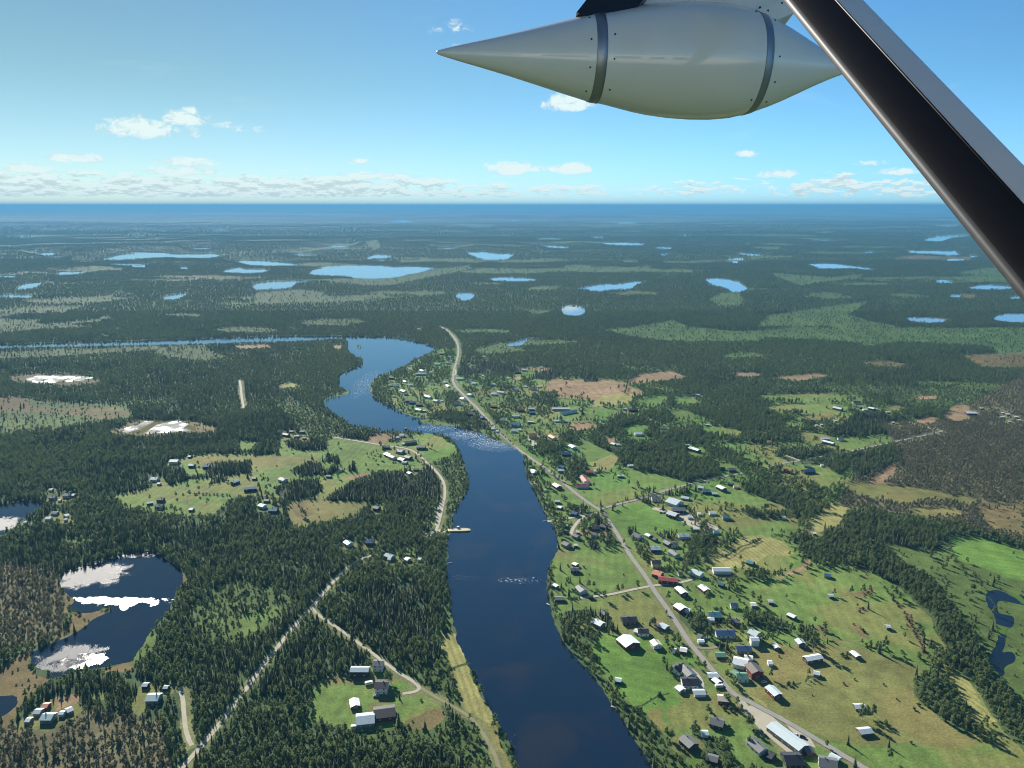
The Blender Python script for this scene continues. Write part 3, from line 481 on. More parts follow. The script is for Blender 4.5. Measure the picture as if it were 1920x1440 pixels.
# ------------------------------------------------------------------ buildings: tile, ridge line on the photograph, width m, roof, wall, kind
# roofs: w white, l light metal, g grey, k black, b blue, t teal, e green, r red, o orange, c cream, n brown ; walls: R red, W white, N brown wood, K dark, Y yellow, G grey
BL = '''
A 455 140 490 141 4.5 l N s|pale roofed hay shed beside the round bush, north end of the brown scrub line in the big meadow
A 2 184 38 187 4.5 l N s|
A 152 278 205 303 5 w K s|white roofed dark hay barn alone in the upper meadow right of the road
A 885 372 922 378 4.5 l N s|pale roofed hay shed alone in the meadow nearest the spruce belt
A 228 468 258 500 6 l G h|pale roofed cottage tucked behind the big round tree by the brown scrub
A 258 508 288 518 5 g K s|
A 44 502 72 535 4.5 w K s|
A 280 612 395 592 6.5 w N b|wide white roofed barn with open dark gable in the brown pasture
A 0 640 32 645 5 w W s|
A 632 560 680 598 5 w N s|white roofed hay barn standing alone south of the wide white roofed barn
A 345 716 388 726 5 l G s|pale roofed shed at the end of the short ditch in the pasture
A 10 820 80 885 7 l R b|long pale roofed red barn at the roadside east of the main road
A 650 968 728 972 6 l N s|pale roofed hay barn directly above the two lone birches
A 682 1155 772 1145 6.5 l N s|pale roofed hay barn below the two lone birches in the brown pasture
A 30 1100 270 1275 10 l G b|very long pale metal roofed building along the main road by the fork
A 268 1290 322 1280 8 g R s|grey roofed red annex at the south end of the very long building
A 125 1350 245 1345 12 k K h|black roofed dark bungalow below the very long building
A 400 1370 500 1390 11 g W h|grey roofed white house beside the main road at the bottom edge
A 465 1335 535 1370 6 l W s|pale roofed wing of the grey house beside the road at the bottom edge
A 0 1320 45 1345 7 k K s|
B 322 160 388 160 6.5 g N s|grey roofed boathouse beside the river at the end of the hedge
B 498 70 540 105 8 g W h|grey roofed riverside cottage at the end of the meadow drive
B 315 58 342 74 4 w N s|small white roofed shed on the bank above the riverside cottage
B 575 146 608 150 4 k K s|tiny dark garage at the end of the hedge by the riverside cottage
B 1100 8 1235 22 8 r R b|long red roofed building beside the east drive off the main road
B 1245 78 1295 122 7 w K b|white roofed long barn just south-east of the red roofed building
B 1420 65 1465 100 7 w R h|
B 1555 50 1590 62 5 b K s|
B 1238 205 1290 240 8.5 w R b|white roofed red barn at the road edge above the roadside grove
B 1302 245 1335 252 5 w W s|
B 1642 206 1690 212 6 b W h|
B 1792 205 1830 208 6 w G s|
B 1490 275 1560 278 10 t K h|teal roofed house in the grove behind the roadside trees
B 1470 315 1515 318 5 w W s|white flat annex below the teal roofed house
B 1652 320 1700 328 7 g K h|
B 1528 412 1665 410 8.5 b W h|long blue roofed white house with pale gable end among the birches
B 1795 405 1840 425 8 l W h|white farmhouse with a front wing east of the long blue roofed house
B 1790 465 1850 468 6 l W s|front wing of the white farmhouse
B 1395 437 1425 448 5 g W s|
B 1395 480 1440 482 4 w W s|
B 668 255 708 280 6 k K s|
B 618 325 680 355 7 w G h|white roofed cottage at the east end of the dark spruce hedge
B 825 315 930 308 10 k K h|black roofed dark house alone in the meadow west of the main road
B 945 400 1020 398 8 k W h|dark green roofed bungalow between two white annexes
B 920 400 950 408 5 w W s|white annex on the west side of the dark green roofed bungalow
B 1112 355 1165 380 7 l N s|pale roofed barn behind the roadside bushes, west of the road
B 840 445 905 500 14 w R b|biggest white roofed red barn in the west meadow, gable to the viewer
B 1065 475 1095 512 7 c W h|cream roofed white cottage east of the biggest white roofed barn
B 1262 540 1312 548 6.5 w R s|white roofed red shed by the path west of the main road
B 1218 690 1280 655 9 k W h|black roofed wing of the angled white house
B 1285 665 1350 735 8 g W h|grey roofed wing of the angled white house
B 1275 775 1385 772 11 k W h|broad black roofed white house south of the angled house
B 1245 820 1280 850 6 w W s|white garden shed west of the broad black roofed house
B 1362 862 1445 858 6.5 l W s|pale roofed white garage below the broad black roofed house
B 1470 735 1540 732 7 l K s|pale roofed dark garage touching the main road
B 1515 765 1555 795 5 w K s|
B 1545 900 1625 908 7.5 c R h|cream roofed red house half hidden by a bush beside the road
B 775 768 820 775 5 l K s|pale roofed boathouse alone at the river bank bend
B 1498 1065 1585 1090 9 g K h|weathered grey roofed dark house alone on the lower lawn
B 1290 1195 1365 1260 8.5 g K h|long weathered grey roofed house above the riverside birches
B 1422 1168 1470 1170 5 m W s|pale green roofed hut behind a round tree at the lower lawn
B 1790 1210 1890 1300 8 g W h|long grey roofed white house below the road fork
B 1470 1345 1545 1365 7 g K s|
B 1680 620 1750 635 11 w W b|wide white roofed farm building joined to the dark red barn
B 1745 600 1805 608 6 w W s|
B 1790 650 1845 715 9.5 n R b|tall dark red barn with a brown roof east of the main road
B 1690 735 1760 740 8.5 e W h|green roofed white house with a cross gable beside the dark red barn
B 1660 705 1690 725 6 e W s|green roofed gable wing of the white house by the dark red barn
B 1682 530 1790 530 8 b N h|blue roofed brown house above the wide white roofed farm building
B 1530 580 1600 585 7 e K s|
C 885 640 950 645 8 g W h|tall white farmhouse with a grey roof at the end of the gravel lane
C 712 690 845 690 7 l K b|long pale roofed shed in front of the wood beside the white farmhouse
C 905 800 980 800 9.5 k W h|black roofed two storey house in the middle of the farm clearing
C 735 915 745 970 6.5 w R s|white roofed red shed in the farm clearing, gable to the viewer
C 885 1010 1040 990 13 k R b|great black roofed red barn in the farm clearing
C 752 1060 885 1045 12 l G b|pale metal roofed lean-to joined to the great red barn
D 1072 808 1110 808 5 l K s|pale roofed dark shed at the top of the narrow forest clearing
D 1115 895 1190 890 9 m G h|pale green metal roofed cabin in the narrow forest clearing
D 1230 828 1260 828 4 l K s|
D 322 962 368 958 6 o R s|orange roofed cabin in the lakeside clearing
D 262 1005 312 1005 6 l G s|
D 320 1040 400 1042 8 m G h|pale green roofed cabin at the front of the lakeside clearing
D 497 1003 540 985 6 w G s|
D 200 1070 230 1072 5 w G s|
D 455 1020 475 1020 4 w W s|
E 640 130 700 135 8 k W h|
E 495 168 555 182 9 l G b|
E 680 165 700 175 6 k K s|
E 760 172 800 180 7 w K h|
E 712 186 745 190 6 w W s|
E 804 180 820 183 5 w W s|
E 888 206 915 208 5 w N s|
E 930 283 948 284 5 w N s|
E 1485 208 1570 214 10 w K b|
E 1590 178 1618 180 6 w K s|
E 1742 242 1770 242 6 w N s|
E 1845 240 1880 244 7 w N s|
E 1785 222 1815 224 5 w N s|
E 1872 266 1895 267 5 w N s|
E 1800 276 1820 278 5 w N s|
E 1748 212 1770 214 5 w N s|
E 1600 180 1632 186 5 g N s|
E 402 402 460 404 7 w G h|
E 415 420 495 440 7 w G b|
E 525 402 570 406 7 g W h|
E 128 635 175 648 7 r R h|
E 262 645 342 638 9 b K h|
E 275 605 322 612 6 g G s|
E 396 604 415 606 4 w W s|
E 500 270 512 271 5 w G s|
E 358 305 372 306 5 w G s|
E 395 300 410 302 5 w G s|
E 0 425 18 428 6 o W s|
E 112 994 124 996 4 w W s|
E 425 1422 470 1430 6 b G s|
E 343 1114 356 1116 4 w N s|
F 302 178 430 174 8 w G b|
F 372 212 480 192 7.5 t W b|
F 0 300 55 288 9 t G b|
F 126 180 170 182 6 w G h|
F 0 235 60 240 6 w N s|
F 120 278 165 282 6 w N s|
F 320 270 355 274 5 l W s|
F 385 270 410 274 5 l W s|
F 125 372 185 368 10 r Y h|tall yellow building with a red roof above the village road
F 285 380 322 400 8 o W h|
F 440 452 470 470 8 w W h|
F 372 512 440 510 10 b K h|
F 872 185 940 182 9 k R b|
F 832 180 858 182 5 w W s|
F 665 268 700 270 6 t W s|
F 922 362 972 362 10 w W h|
F 1112 325 1160 328 6 t W s|
F 748 440 775 448 6 w W s|
F 782 448 806 452 5 w W s|
F 1335 470 1405 492 8 w N b|
F 1302 452 1335 456 5 l N s|
F 1455 300 1480 303 5 w N s|
F 1380 75 1405 80 7 w G h|
F 562 650 610 652 8 r R b|
F 615 645 645 647 6 w W s|
F 868 606 888 606 5 w W s|
F 890 604 908 605 5 w W s|
F 790 683 835 683 5 w N s|
F 525 685 560 725 8 r W h|white house with a red roof, cross wing of the L shaped farm
F 480 750 575 756 8 r W h|long white house with a red roof closing the L shaped farm
F 320 742 355 765 8 c R h|
F 150 638 175 655 6 w G s|
F 145 650 165 665 4 w W s|
F 350 610 392 618 6 b G s|
F 345 638 388 642 7 w G h|
F 240 790 260 792 4 l W s|
F 322 874 358 878 5.5 l N s|
F 350 915 374 924 5 w N s|
F 452 955 492 965 7 b K h|
F 1050 845 1115 850 10 g W h|
F 1180 855 1260 882 16 l W b|largest pale metal roofed hall by the side road farmyard
F 1202 932 1300 935 9 g K b|
F 1175 955 1240 975 10 l R b|
F 1272 842 1328 850 7 l G s|
F 1400 763 1440 770 7 l G h|
F 1430 790 1488 796 9 t K h|
F 1500 815 1540 818 6 l K s|
F 1548 758 1595 780 8 w N b|
F 1622 738 1660 745 6 k K s|
F 1662 762 1698 768 6 o W s|
F 1622 632 1678 634 8 g K h|
F 1566 625 1600 630 6 k K s|
F 1480 960 1530 962 6 l W s|
F 1392 966 1415 968 5 w W s|
F 1582 985 1630 990 8 t G h|
F 1315 990 1348 990 5 w W s|
F 1352 1076 1394 1080 6 w G s|
F 1250 1128 1322 1125 7 l W h|
F 1512 1100 1554 1105 6 t W s|
F 1506 1164 1540 1170 5 r R s|
F 915 1120 960 1132 9 g W h|
F 1006 1120 1038 1135 5.5 w W s|
F 1062 1152 1084 1162 5 k K s|
F 1152 1172 1190 1195 7 g K h|
F 1192 1190 1240 1186 7 g W h|
F 1188 1240 1242 1275 7 g W h|
F 1040 1220 1108 1222 9 l K h|pale roofed dark barn with an overhang east of the road above the cream house
F 1048 1325 1112 1322 9 k Y h|black roofed cream house at the roadside below the pale roofed barn
F 1068 1400 1120 1415 9 o R h|orange roofed red house at the roadside
F 1247 1412 1278 1414 6 k W s|
F 1352 1390 1425 1420 8 l W h|
F 1508 1382 1640 1386 8 l W b|
F 1768 1322 1814 1336 7 t N s|
F 462 1338 490 1352 5 w K s|
F 440 1380 500 1380 6.5 g K h|
F 602 1068 655 1072 7 k K h|
F 668 1052 710 1062 7 k K h|
F 602 1112 640 1122 6 k W h|
F 462 1122 500 1138 6 k G h|
F 482 1104 504 1106 4 w N s|
F 390 1180 428 1198 8 k G h|
F 465 1203 490 1204 4.5 w R s|
F 396 1058 415 1057 4 c N s|
F 394 1092 412 1102 5 k K s|
F 1045 1130 1050 1131 3 g N s|
G 1112 432 1200 422 9 k N b|long black roofed barn at the tip of the river hamlet
G 1098 440 1125 442 6 w W s|
G 1208 460 1268 462 11 g K b|
G 1080 375 1110 378 7 w W h|
G 1052 395 1072 397 5 w W s|
G 952 462 998 464 8 k K h|
G 975 515 1005 528 7 w R h|
G 1002 530 1040 545 7 g W h|
G 1062 490 1104 498 9 b G h|
G 1075 552 1114 562 8 w R h|
G 1122 535 1160 545 8 k K h|
G 1095 580 1130 584 5 w W s|
G 1140 658 1164 665 6 w W s|
G 1182 632 1220 634 6 k K s|
G 886 915 924 922 7 k K h|
G 620 636 645 640 6 t W s|
G 530 684 560 690 5 k N s|
G 182 700 220 712 8 g W h|
G 30 898 65 908 7 w W h|
G 100 930 160 932 10 t K h|
G 62 866 95 870 6 k K s|
G 676 1172 708 1192 7 t W h|
G 832 1172 878 1176 8 b K h|
G 976 1270 1028 1288 7 t G h|
G 990 1304 1012 1306 5 w W s|
G 1126 1300 1150 1310 6 w W s|
G 1222 1306 1234 1312 4 w W s|
G 207 368 244 376 6 k N h|
G 332 350 364 352 6 g N h|
G 290 386 324 384 5 l N s|
G 350 400 372 402 5 k N s|
G 252 350 280 354 5 k N s|
G 228 376 246 382 4 w W s|
H 1280 568 1334 572 10 c W b|
H 1420 600 1454 604 7 w K h|
H 1526 605 1574 602 9 b K h|
H 1412 538 1430 540 4 w K s|
H 1142 700 1175 704 9 w W h|
H 1182 740 1200 744 4 w W s|
H 1740 732 1784 716 7 l K h|
H 1830 776 1920 768 9 b K b|
H 1896 700 1920 702 6 b K s|
H 1100 888 1145 880 6 l R s|
H 1182 855 1225 858 7 k K h|
H 1168 905 1225 902 8 b K h|
H 1422 932 1446 936 6 w R s|
H 375 840 414 842 7 g G h|
H 440 865 456 866 4 w W s|
H 485 822 520 824 8 g G h|
H 528 826 560 828 6 w G s|
H 346 1000 384 1000 6 w W s|
H 390 960 430 962 6 t G s|
H 482 982 510 974 6 w W s|
H 486 1010 506 1004 4 w W s|
H 375 786 394 788 5 w W s|
H 182 1030 200 1032 4 w W s|
M 932 486 984 492 9 l W h|
M 1060 470 1098 478 9 g W h|
M 1086 405 1108 409 5 w W s|
M 986 370 1030 374 8 r R h|
M 715 596 832 588 8 l W b|
M 772 555 808 568 8 g W h|
M 876 580 902 588 6 w W s|
M 638 550 662 552 5 l W s|
M 428 730 460 730 6 k K s|
M 472 724 510 730 9 t W h|
M 580 678 610 690 6 w W s|
M 640 725 680 728 6 l W s|
M 422 640 468 648 7 k K h|
M 602 898 680 894 8 k K b|
M 645 915 725 912 9 b K h|
M 722 936 784 940 9 k K h|
M 592 826 626 830 7 b K s|
M 556 782 600 798 8 g W h|
M 456 850 490 852 6 g W s|
M 722 992 780 1006 7 c W h|
M 796 1014 826 1020 5 c R s|
M 820 842 884 860 7 t W h|
M 922 892 968 902 8 g W h|
M 1000 900 1022 904 5 w W s|
M 1232 868 1262 878 9 w W h|
M 1160 928 1220 930 8 b W h|
M 1248 888 1290 892 7 g W h|
M 1312 824 1350 834 9 t W h|
M 1176 648 1240 652 8 w W b|
M 1352 700 1392 706 9 w W h|
M 1292 684 1338 686 6 g W s|
M 1570 712 1604 716 8 w W h|
M 1568 818 1624 824 10 w W h|
M 1640 798 1718 808 7 l W b|
M 1732 648 1756 650 5 w W s|
M 1820 768 1858 776 9 g W h|
M 1568 958 1634 964 8 r K h|
M 1448 1085 1492 1078 8 l N h|
M 1312 1044 1358 1048 8 k K h|
M 1780 1162 1884 1154 9 t W b|
M 1815 1068 1880 1070 7 w W h|
M 1672 1110 1728 1114 9 e W h|
M 1802 1232 1838 1238 7 l W h|
M 1870 1225 1900 1230 5 w W s|
M 1572 1212 1604 1220 6 m W s|
M 1622 1242 1648 1250 5 w W s|
M 1032 692 1060 700 6 w W s|
M 1066 726 1090 744 6 w W s|
M 1476 404 1500 408 6 w W s|
M 1346 404 1370 405 6 l W s|
M 1304 484 1322 486 5 w W s|
M 1340 508 1364 512 6 g W s|
M 738 94 768 92 6 w W s|
M 1432 608 1452 610 5 w W s|
M 1462 624 1484 626 5 w W s|
M 600 1212 612 1214 4 g N s|
N 106 190 160 194 8 w W h|
N 306 166 340 167 6 w W s|
N 30 218 98 218 8 k K h|
N 2 395 50 398 9 g W h|
N 142 380 168 386 6 w W s|
N 216 405 280 410 8 k W h|
N 312 380 328 384 5 w W s|
N 480 766 530 768 6 w W s|
N 62 640 140 640 9 k K h|
N 200 670 262 668 8 t K h|
'''
ROOFC = {'w': ('white', (.80, .85, .83)), 'l': ('pale metal', (.55, .64, .66)), 'g': ('grey', (.13, .14, .145)), 'k': ('black', (.022, .024, .03)), 'b': ('blue', (.065, .12, .21)), 't': ('teal', (.10, .24, .26)),
         'e': ('green', (.10, .25, .17)), 'r': ('red', (.30, .055, .045)), 'o': ('orange', (.62, .24, .13)), 'c': ('cream', (.66, .60, .48)), 'n': ('brown', (.12, .105, .09)), 'm': ('pale green', (.56, .72, .66))}
WALLC = {'R': ('red', (.20, .030, .022)), 'W': ('white', (.66, .67, .63)), 'N': ('brown wooden', (.12, .085, .06)), 'K': ('dark', (.045, .038, .034)), 'Y': ('yellow', (.62, .52, .26)), 'G': ('grey', (.26, .25, .23))}
def zone(px, py):
    Z = [(0, 160, 1280, 1360, 'in the lakeside clearing at the lower left'), (230, 340, 1260, 1330, 'in the narrow forest clearing, lower left'), (0, 180, 900, 1000, 'in the woods by the left edge lake'),
         (200, 420, 900, 970, 'on the round meadow in the left forest'), (260, 480, 840, 932, 'along the far edge of the left meadow'), (440, 580, 790, 835, 'in the clearing at the forest edge, far left meadow'),
         (440, 560, 920, 970, 'in the hamlet yard behind the left woods'), (480, 700, 850, 920, 'on the left meadow near the spruce groups'), (640, 815, 1000, 1090, 'in the woods near the ferry landing'), (680, 740, 930, 970, 'in the woods south of the spruce grove'),
         (700, 830, 800, 900, 'in the river hamlet on the west bank tip'), (560, 700, 1220, 1400, 'in the farm clearing'), (660, 800, 600, 800, 'on the village headland inside the river bend'), (770, 860, 600, 720, 'on the headland slope above the river pool'),
         (770, 870, 720, 850, 'on the inner headland west of the main road'), (855, 960, 600, 715, 'in the spruce wood north-east of the upper main road'), (855, 935, 715, 800, 'beside the bend of the upper main road'),
         (930, 1000, 690, 770, 'in the cluster left of the tan field'), (900, 1000, 770, 860, 'in the dense village row along the main road'), (1000, 1120, 740, 800, 'by the long halls below the tan field'), (1120, 1220, 740, 800, 'beside the big dark barn below the crescent field'),
         (1000, 1100, 795, 860, 'in the village centre above the road'), (975, 1030, 860, 960, 'on the bank strip between river and main road'), (1030, 1110, 835, 920, 'in the yards around the L shaped farm'),
         (1110, 1420, 720, 830, 'in the birch groves uphill of the village'), (1100, 1400, 830, 905, 'in the clearings above the side road'), (1030, 1145, 940, 1035, 'in the cluster of huts by the river landing'), (1040, 1100, 1035, 1080, 'in the meadow beside the river'),
         (1200, 1320, 915, 990, 'in the farmyard south of the side road'), (1290, 1440, 860, 950, 'along the side road'), (1290, 1430, 950, 1020, 'in the hedged gardens right of the bright green field'),
         (1160, 1285, 985, 1048, 'in the row just below the bright green field'), (1210, 1290, 1030, 1085, 'at the roadside below the tan hayfield'), (1290, 1460, 1040, 1100, 'in the row under the hayfield'), (1240, 1440, 1080, 1130, 'on the meadow right of the main road'),
         (1440, 1560, 850, 900, 'by the side road fork'), (1500, 1700, 740, 800, 'in the farmstead before the dark spruce hill'), (1500, 1600, 800, 850, 'on the field above the side road'), (1760, 1840, 740, 790, 'at the tan clearing by the right edge'), (1840, 1920, 740, 800, 'in the brown-veiled wood at the right edge'),
         (1300, 1480, 1130, 1215, 'in the birch grove east of the road'), (1300, 1420, 1215, 1330, 'in the farm row along the main road'), (1250, 1480, 1330, 1440, 'at the foot of the lower lawn'), (1100, 1300, 1080, 1250, 'on the green west of the main road'),
         (1040, 1110, 1080, 1130, 'on the bank by the meadow drive'), (1430, 1600, 1060, 1300, 'in the upper meadows'), (1440, 1600, 1300, 1440, 'by the very long building')]
    for a, b, c, d, s in Z:
        if a <= px < b and c <= py < d: return s
    return 'in the village fields'
ORD = ['', 'second ', 'third ', 'fourth ', 'fifth ', 'sixth ', 'seventh ', 'eighth ', 'ninth ', 'tenth ']
housing = np.zeros((RH, RW), bool)
HOUSES = []
for ln in BL.strip().splitlines():
    a, lab = ln.split('|'); f = a.split(); t = f[0]; x1, y1, x2, y2, W = [float(v) for v in f[1:6]]
    p1, p2 = tp(t, x1, y1), tp(t, x2, y2)
    HOUSES.append([p1, p2, W, f[6], f[7], f[8], lab.strip()])
def house_geom(h):
    p1, p2, W, rc, wc, kind, lab = h
    eave = {'h': 3.0, 'b': 3.4, 's': 2.2}[kind]; two = any(s in lab for s in ('two storey', 'tall', 'farmhouse')) or wc == 'Y'
    if two: eave = 5.0
    rise = min(W * .5 * (.40 if kind == 'h' else .34), 3.2); zt = eave + rise * .8
    a, b = gnd(*p1, zt), gnd(*p2, zt); d = b - a
    D = a.length; fpx = F / D
    if abs(p2[1] - p1[1]) < 1.6: b = Vector((b.x, a.y + .25 * (b.y - a.y), b.z)); d = b - a      # tiny roofs: depth from a pixel is not reliable
    L = max(3.2, min(d.length, 62)); mid = (a + b) / 2
    if L < W * .9 and kind != 's': L = W * .95
    ang = math.atan2(d.y, d.x); return mid.x, mid.y, ang, L, W, eave, rise
for h in HOUSES:
    g = house_geom(h); x, y, ang, L, W = g[:5]; rr = max(L, W) * .5 + 1.5; back = 9.0 if h[2] > 5 else 6.0
    ring = [(x + (L / 2 + 1.5) * sx * math.cos(ang) - (W / 2 + 1.5) * sy * math.sin(ang), y + (L / 2 + 1.5) * sx * math.sin(ang) + (W / 2 + 1.5) * sy * math.cos(ang)) for sx, sy in ((-1, -1), (1, -1), (1, 1), (-1, 1))]
    q = [to_px(a, b) for a, b in ring] + [to_px(a, b, g[5] + g[6]) for a, b in ring]
    xs, ys = [p[0] for p in q], [p[1] for p in q]
    fill(housing, [(min(xs), min(ys)), (max(xs), min(ys)), (max(xs), max(ys)), (min(xs), max(ys))], True)
    q = [to_px(a, b) for a, b in ring]
    if lookup(cls, np.array([q[0][0]]), np.array([q[0][1]]), 255)[0] in (255, FOREST, SPRUCE, BROAD, VEILWOOD):
        fill(cls, [to_px(x + (rr + 5) * math.cos(i * .6), y + (rr + 5) * math.sin(i * .6)) for i in range(11)], DRY)
HM = {}
def hm(name, base, **k):
    if name not in HM: HM[name] = mat(name, base, **k)
    return HM[name]
hm('white_trim', (.7, .7, .67), rough=.6)
def build_house(h, label):
    p1, p2, W, rc, wc, kind, lab = h
    x, y, ang, L, W, eave, rise = house_geom(h); dist = math.hypot(x, y); near = dist < 1150
    rm = hm(ROOFC[rc][0].replace(' ', '_') + '_roofing', ROOFC[rc][1], rough=.32 if rc in 'wltb' else .6, spec=.5, var=.14, scale=.35, metal=.0)
    wm = hm(WALLC[wc][0].replace(' ', '_') + '_wall', WALLC[wc][1], rough=.75, var=.12, scale=.6)
    nm = {'h': 'house', 'b': 'barn', 's': 'shed'}[kind]
    root = empty(nm, (x, y, 0), ang); l, w = L / 2, W / 2
    m = MB(); prof = [(-w, 0), (w, 0), (w, eave), (0, eave + rise), (-w, eave)]
    m.prism([(-l, a, b) for a, b in prof], [(l, a, b) for a, b in prof]); m.build('wall', wm, root)
    ov, th = (.45 if kind != 's' else .3), .16; s = rise / w; yo = w + ov; zo = eave + .03 - ov * s
    m = MB(); X = l + ov; A = [(-yo, zo), (0, eave + rise + .03), (yo, zo), (yo, zo + th), (0, eave + rise + .03 + th * 1.15), (-yo, zo + th)]
    b = len(m.v); m.v += [(-X, a, c) for a, c in A] + [(X, a, c) for a, c in A]
    for q in ((0, 6, 7, 1), (1, 7, 8, 2), (3, 9, 10, 4), (4, 10, 11, 5), (2, 8, 9, 3), (5, 11, 6, 0), (0, 1, 4, 5), (1, 2, 3, 4), (6, 11, 10, 7), (7, 10, 9, 8)): m.f.append(q); m.m.append(0)
    roof = m.build('roof', rm, root)
    if near:
        trim = hm('white_trim', (.7, .7, .67), rough=.6); glass = hm('window_glass', (.02, .03, .04), rough=.12, spec=.6); drm = hm('door_paint', (.20, .16, .12), rough=.6)
        rr = random.Random(int(x * 7 + y))
        if kind == 'h':
            n = max(2, int(L / 3.2))
            for side in (-1, 1):
                for fl in range(2 if eave > 4 else 1):
                    for i in range(n):
                        cx_ = -l + (i + .5) * L / n; z0 = 1.0 + 2.5 * fl; yy = side * w
                        if i == n // 2 and fl == 0 and side < 0:
                            q = MB(); q.box(cx_ - .5, cx_ + .5, yy - .05, yy + .03, .1, 2.1); q.build('door', drm, root); continue
                        q = MB(); q.box(cx_ - .6, cx_ + .6, min(yy, yy + side * .05), max(yy, yy + side * .05), z0, z0 + 1.2, 0); fr = q.build('window', trim, root)
                        q = MB(); q.box(cx_ - .48, cx_ + .48, min(yy + side * .04, yy + side * .065), max(yy + side * .04, yy + side * .065), z0 + .12, z0 + 1.08); q.build('pane', glass, fr)
            for e in (-1, 1):
                for cc in (-w * .45, w * .45):
                    q = MB(); xx = e * l; q.box(min(xx, xx + e * .05), max(xx, xx + e * .05), cc - .5, cc + .5, 1.0, 2.2); fr = q.build('window', trim, root)
                    q = MB(); q.box(min(xx + e * .04, xx + e * .065), max(xx + e * .04, xx + e * .065), cc - .4, cc + .4, 1.1, 2.1); q.build('pane', glass, fr)
            q = MB(); cx_ = rr.uniform(-.25, .25) * L; q.box(cx_ - .35, cx_ + .35, .25, .95, eave + rise * .5, eave + rise + .9); q.build('chimney', hm('chimney_brick', (.16, .13, .12), rough=.85), roof)
        else:
            e = 1 if math.sin(ang) < 0 else -1; xx = e * l; dw = min(1.6, W * .28)
            q = MB(); q.box(min(xx, xx + e * .06), max(xx, xx + e * .06), -dw, dw, .05, min(eave, 2.6)); q.build('door', drm, root)
            if kind == 'b':
                for i in range(max(2, int(L / 5))):
                    cx_ = -l + (i + .5) * L / max(2, int(L / 5)); q = MB(); q.box(cx_ - .5, cx_ + .5, -w - .05, -w + .02, 1.5, 2.3); q.build('window', trim, root)
    tag(root, label, nm, 'houses of the village and farms' if kind == 'h' else ('barns and halls' if kind == 'b' else 'sheds and small outbuildings'))
    return root
def build_all_houses():
    cnt = {}; labs = []
    for h in HOUSES:
        if h[6]: labs.append(h[6]); continue
        p = ((h[0][0] + h[1][0]) / 2, (h[0][1] + h[1][1]) / 2)
        nm = {'h': 'house', 'b': 'barn', 's': 'shed'}[h[5]]
        base = (f'{ROOFC[h[3]][0]} roofed {WALLC[h[4]][0]} {nm}', zone(*p)); cnt.setdefault(base, []).append((p, len(labs))); labs.append(None)
    for (a, z), lst in cnt.items():
        if len(lst) == 1: labs[lst[0][1]] = f'{a} {z}'; continue
        xs = [q[0][0] for q in lst]; ys = [q[0][1] for q in lst]; horiz = max(xs) - min(xs) > max(ys) - min(ys)
        lst.sort(key=(lambda q: q[0][0]) if horiz else (lambda q: -q[0][1])); n = len(lst)
        for k, (p, i) in enumerate(lst):
            if n == 2: w_ = ('western ' if k == 0 else 'eastern ') if horiz else ('nearer ' if k == 0 else 'farther ')
            elif horiz: w_ = 'westernmost ' if k == 0 else ('easternmost ' if k == n - 1 else ORD[k] + 'from west ')
            else: w_ = 'nearest ' if k == 0 else ('farthest ' if k == n - 1 else ORD[k] + 'nearest ')
            labs[i] = f'{w_}{a} {z}' if 'from' not in w_ else f'{a} {z}, {w_.strip()}'
    for h, l in zip(HOUSES, labs):
        w = l.split(); build_house(h, ' '.join(w[:16]))
# ------------------------------------------------------------------ ground sheet
PAL = {FOREST: (.058, .092, .040), MEADOW: (.128, .200, .050), DRY: (.158, .168, .056), TAN: (.25, .178, .100), BOG: (.098, .148, .040), HEATH: (.165, .130, .060),
       SCRUB: (.075, .115, .036), YARD: (.118, .188, .048), GRAVEL: (.35, .33, .29), HAY: (.24, .235, .085), BROAD: (.066, .105, .040), VIVID: (.108, .200, .040),
       VEILWOOD: (.135, .130, .070), VERGE: (.150, .165, .070), SPRUCE: (.040, .062, .028)}  # brownish wood floor: slight own brown plus a window-reflection veil painted in
PALA = np.array([PAL[i] for i in range(15)])
def relief(x, y):
    r = np.hypot(x, y)
    h = sstep(r, 3200, 6500) * 34 * np.maximum(0, fbm(x, y, 2300, 3, 4) - .46) * 2
    h += sstep(r, 12000, 30000) * 150 * np.maximum(0, fbm(x, y, 9000, 8, 4) - .42) * 2
    h += sstep(r, 38000, 60000) * (290 + 100 * sstep(np.arctan2(x, y), -.15, .4)) * (.45 + .62 * fbm(x, y, 8000, 15, 4))
    return h
wsm = water.astype(np.float32)
def boxblur(a, kx, ky):
    c = np.cumsum(np.pad(a, ((ky, ky + 1), (0, 0)), mode='edge'), 0); a = (c[2 * ky:-1] - np.vstack([np.zeros((1, a.shape[1])), c[:-2 * ky - 2]])) / (2 * ky + 1)
    c = np.cumsum(np.pad(a, ((0, 0), (kx, kx + 1)), mode='edge'), 1); return (c[:, 2 * kx:-1] - np.hstack([np.zeros((a.shape[0], 1)), c[:, :-2 * kx - 2]])) / (2 * kx + 1)
wnear = boxblur(boxblur((boxblur(wsm, 14, 2) > .01).astype(np.float32), 10, 2), 6, 1).astype(np.float32)
def height(x, y):
    zc = y * CP + CH * SP; ok = zc > 50; z1 = np.where(ok, zc, 1)
    w = lookup(wnear, np.where(ok, CX + F * x / z1, -9999), np.where(ok, CY + F * (-y * SP + CH * CP) / z1, -9999), 0)
    return relief(x, y) * (1 - np.clip(w * 1.3, 0, 1))
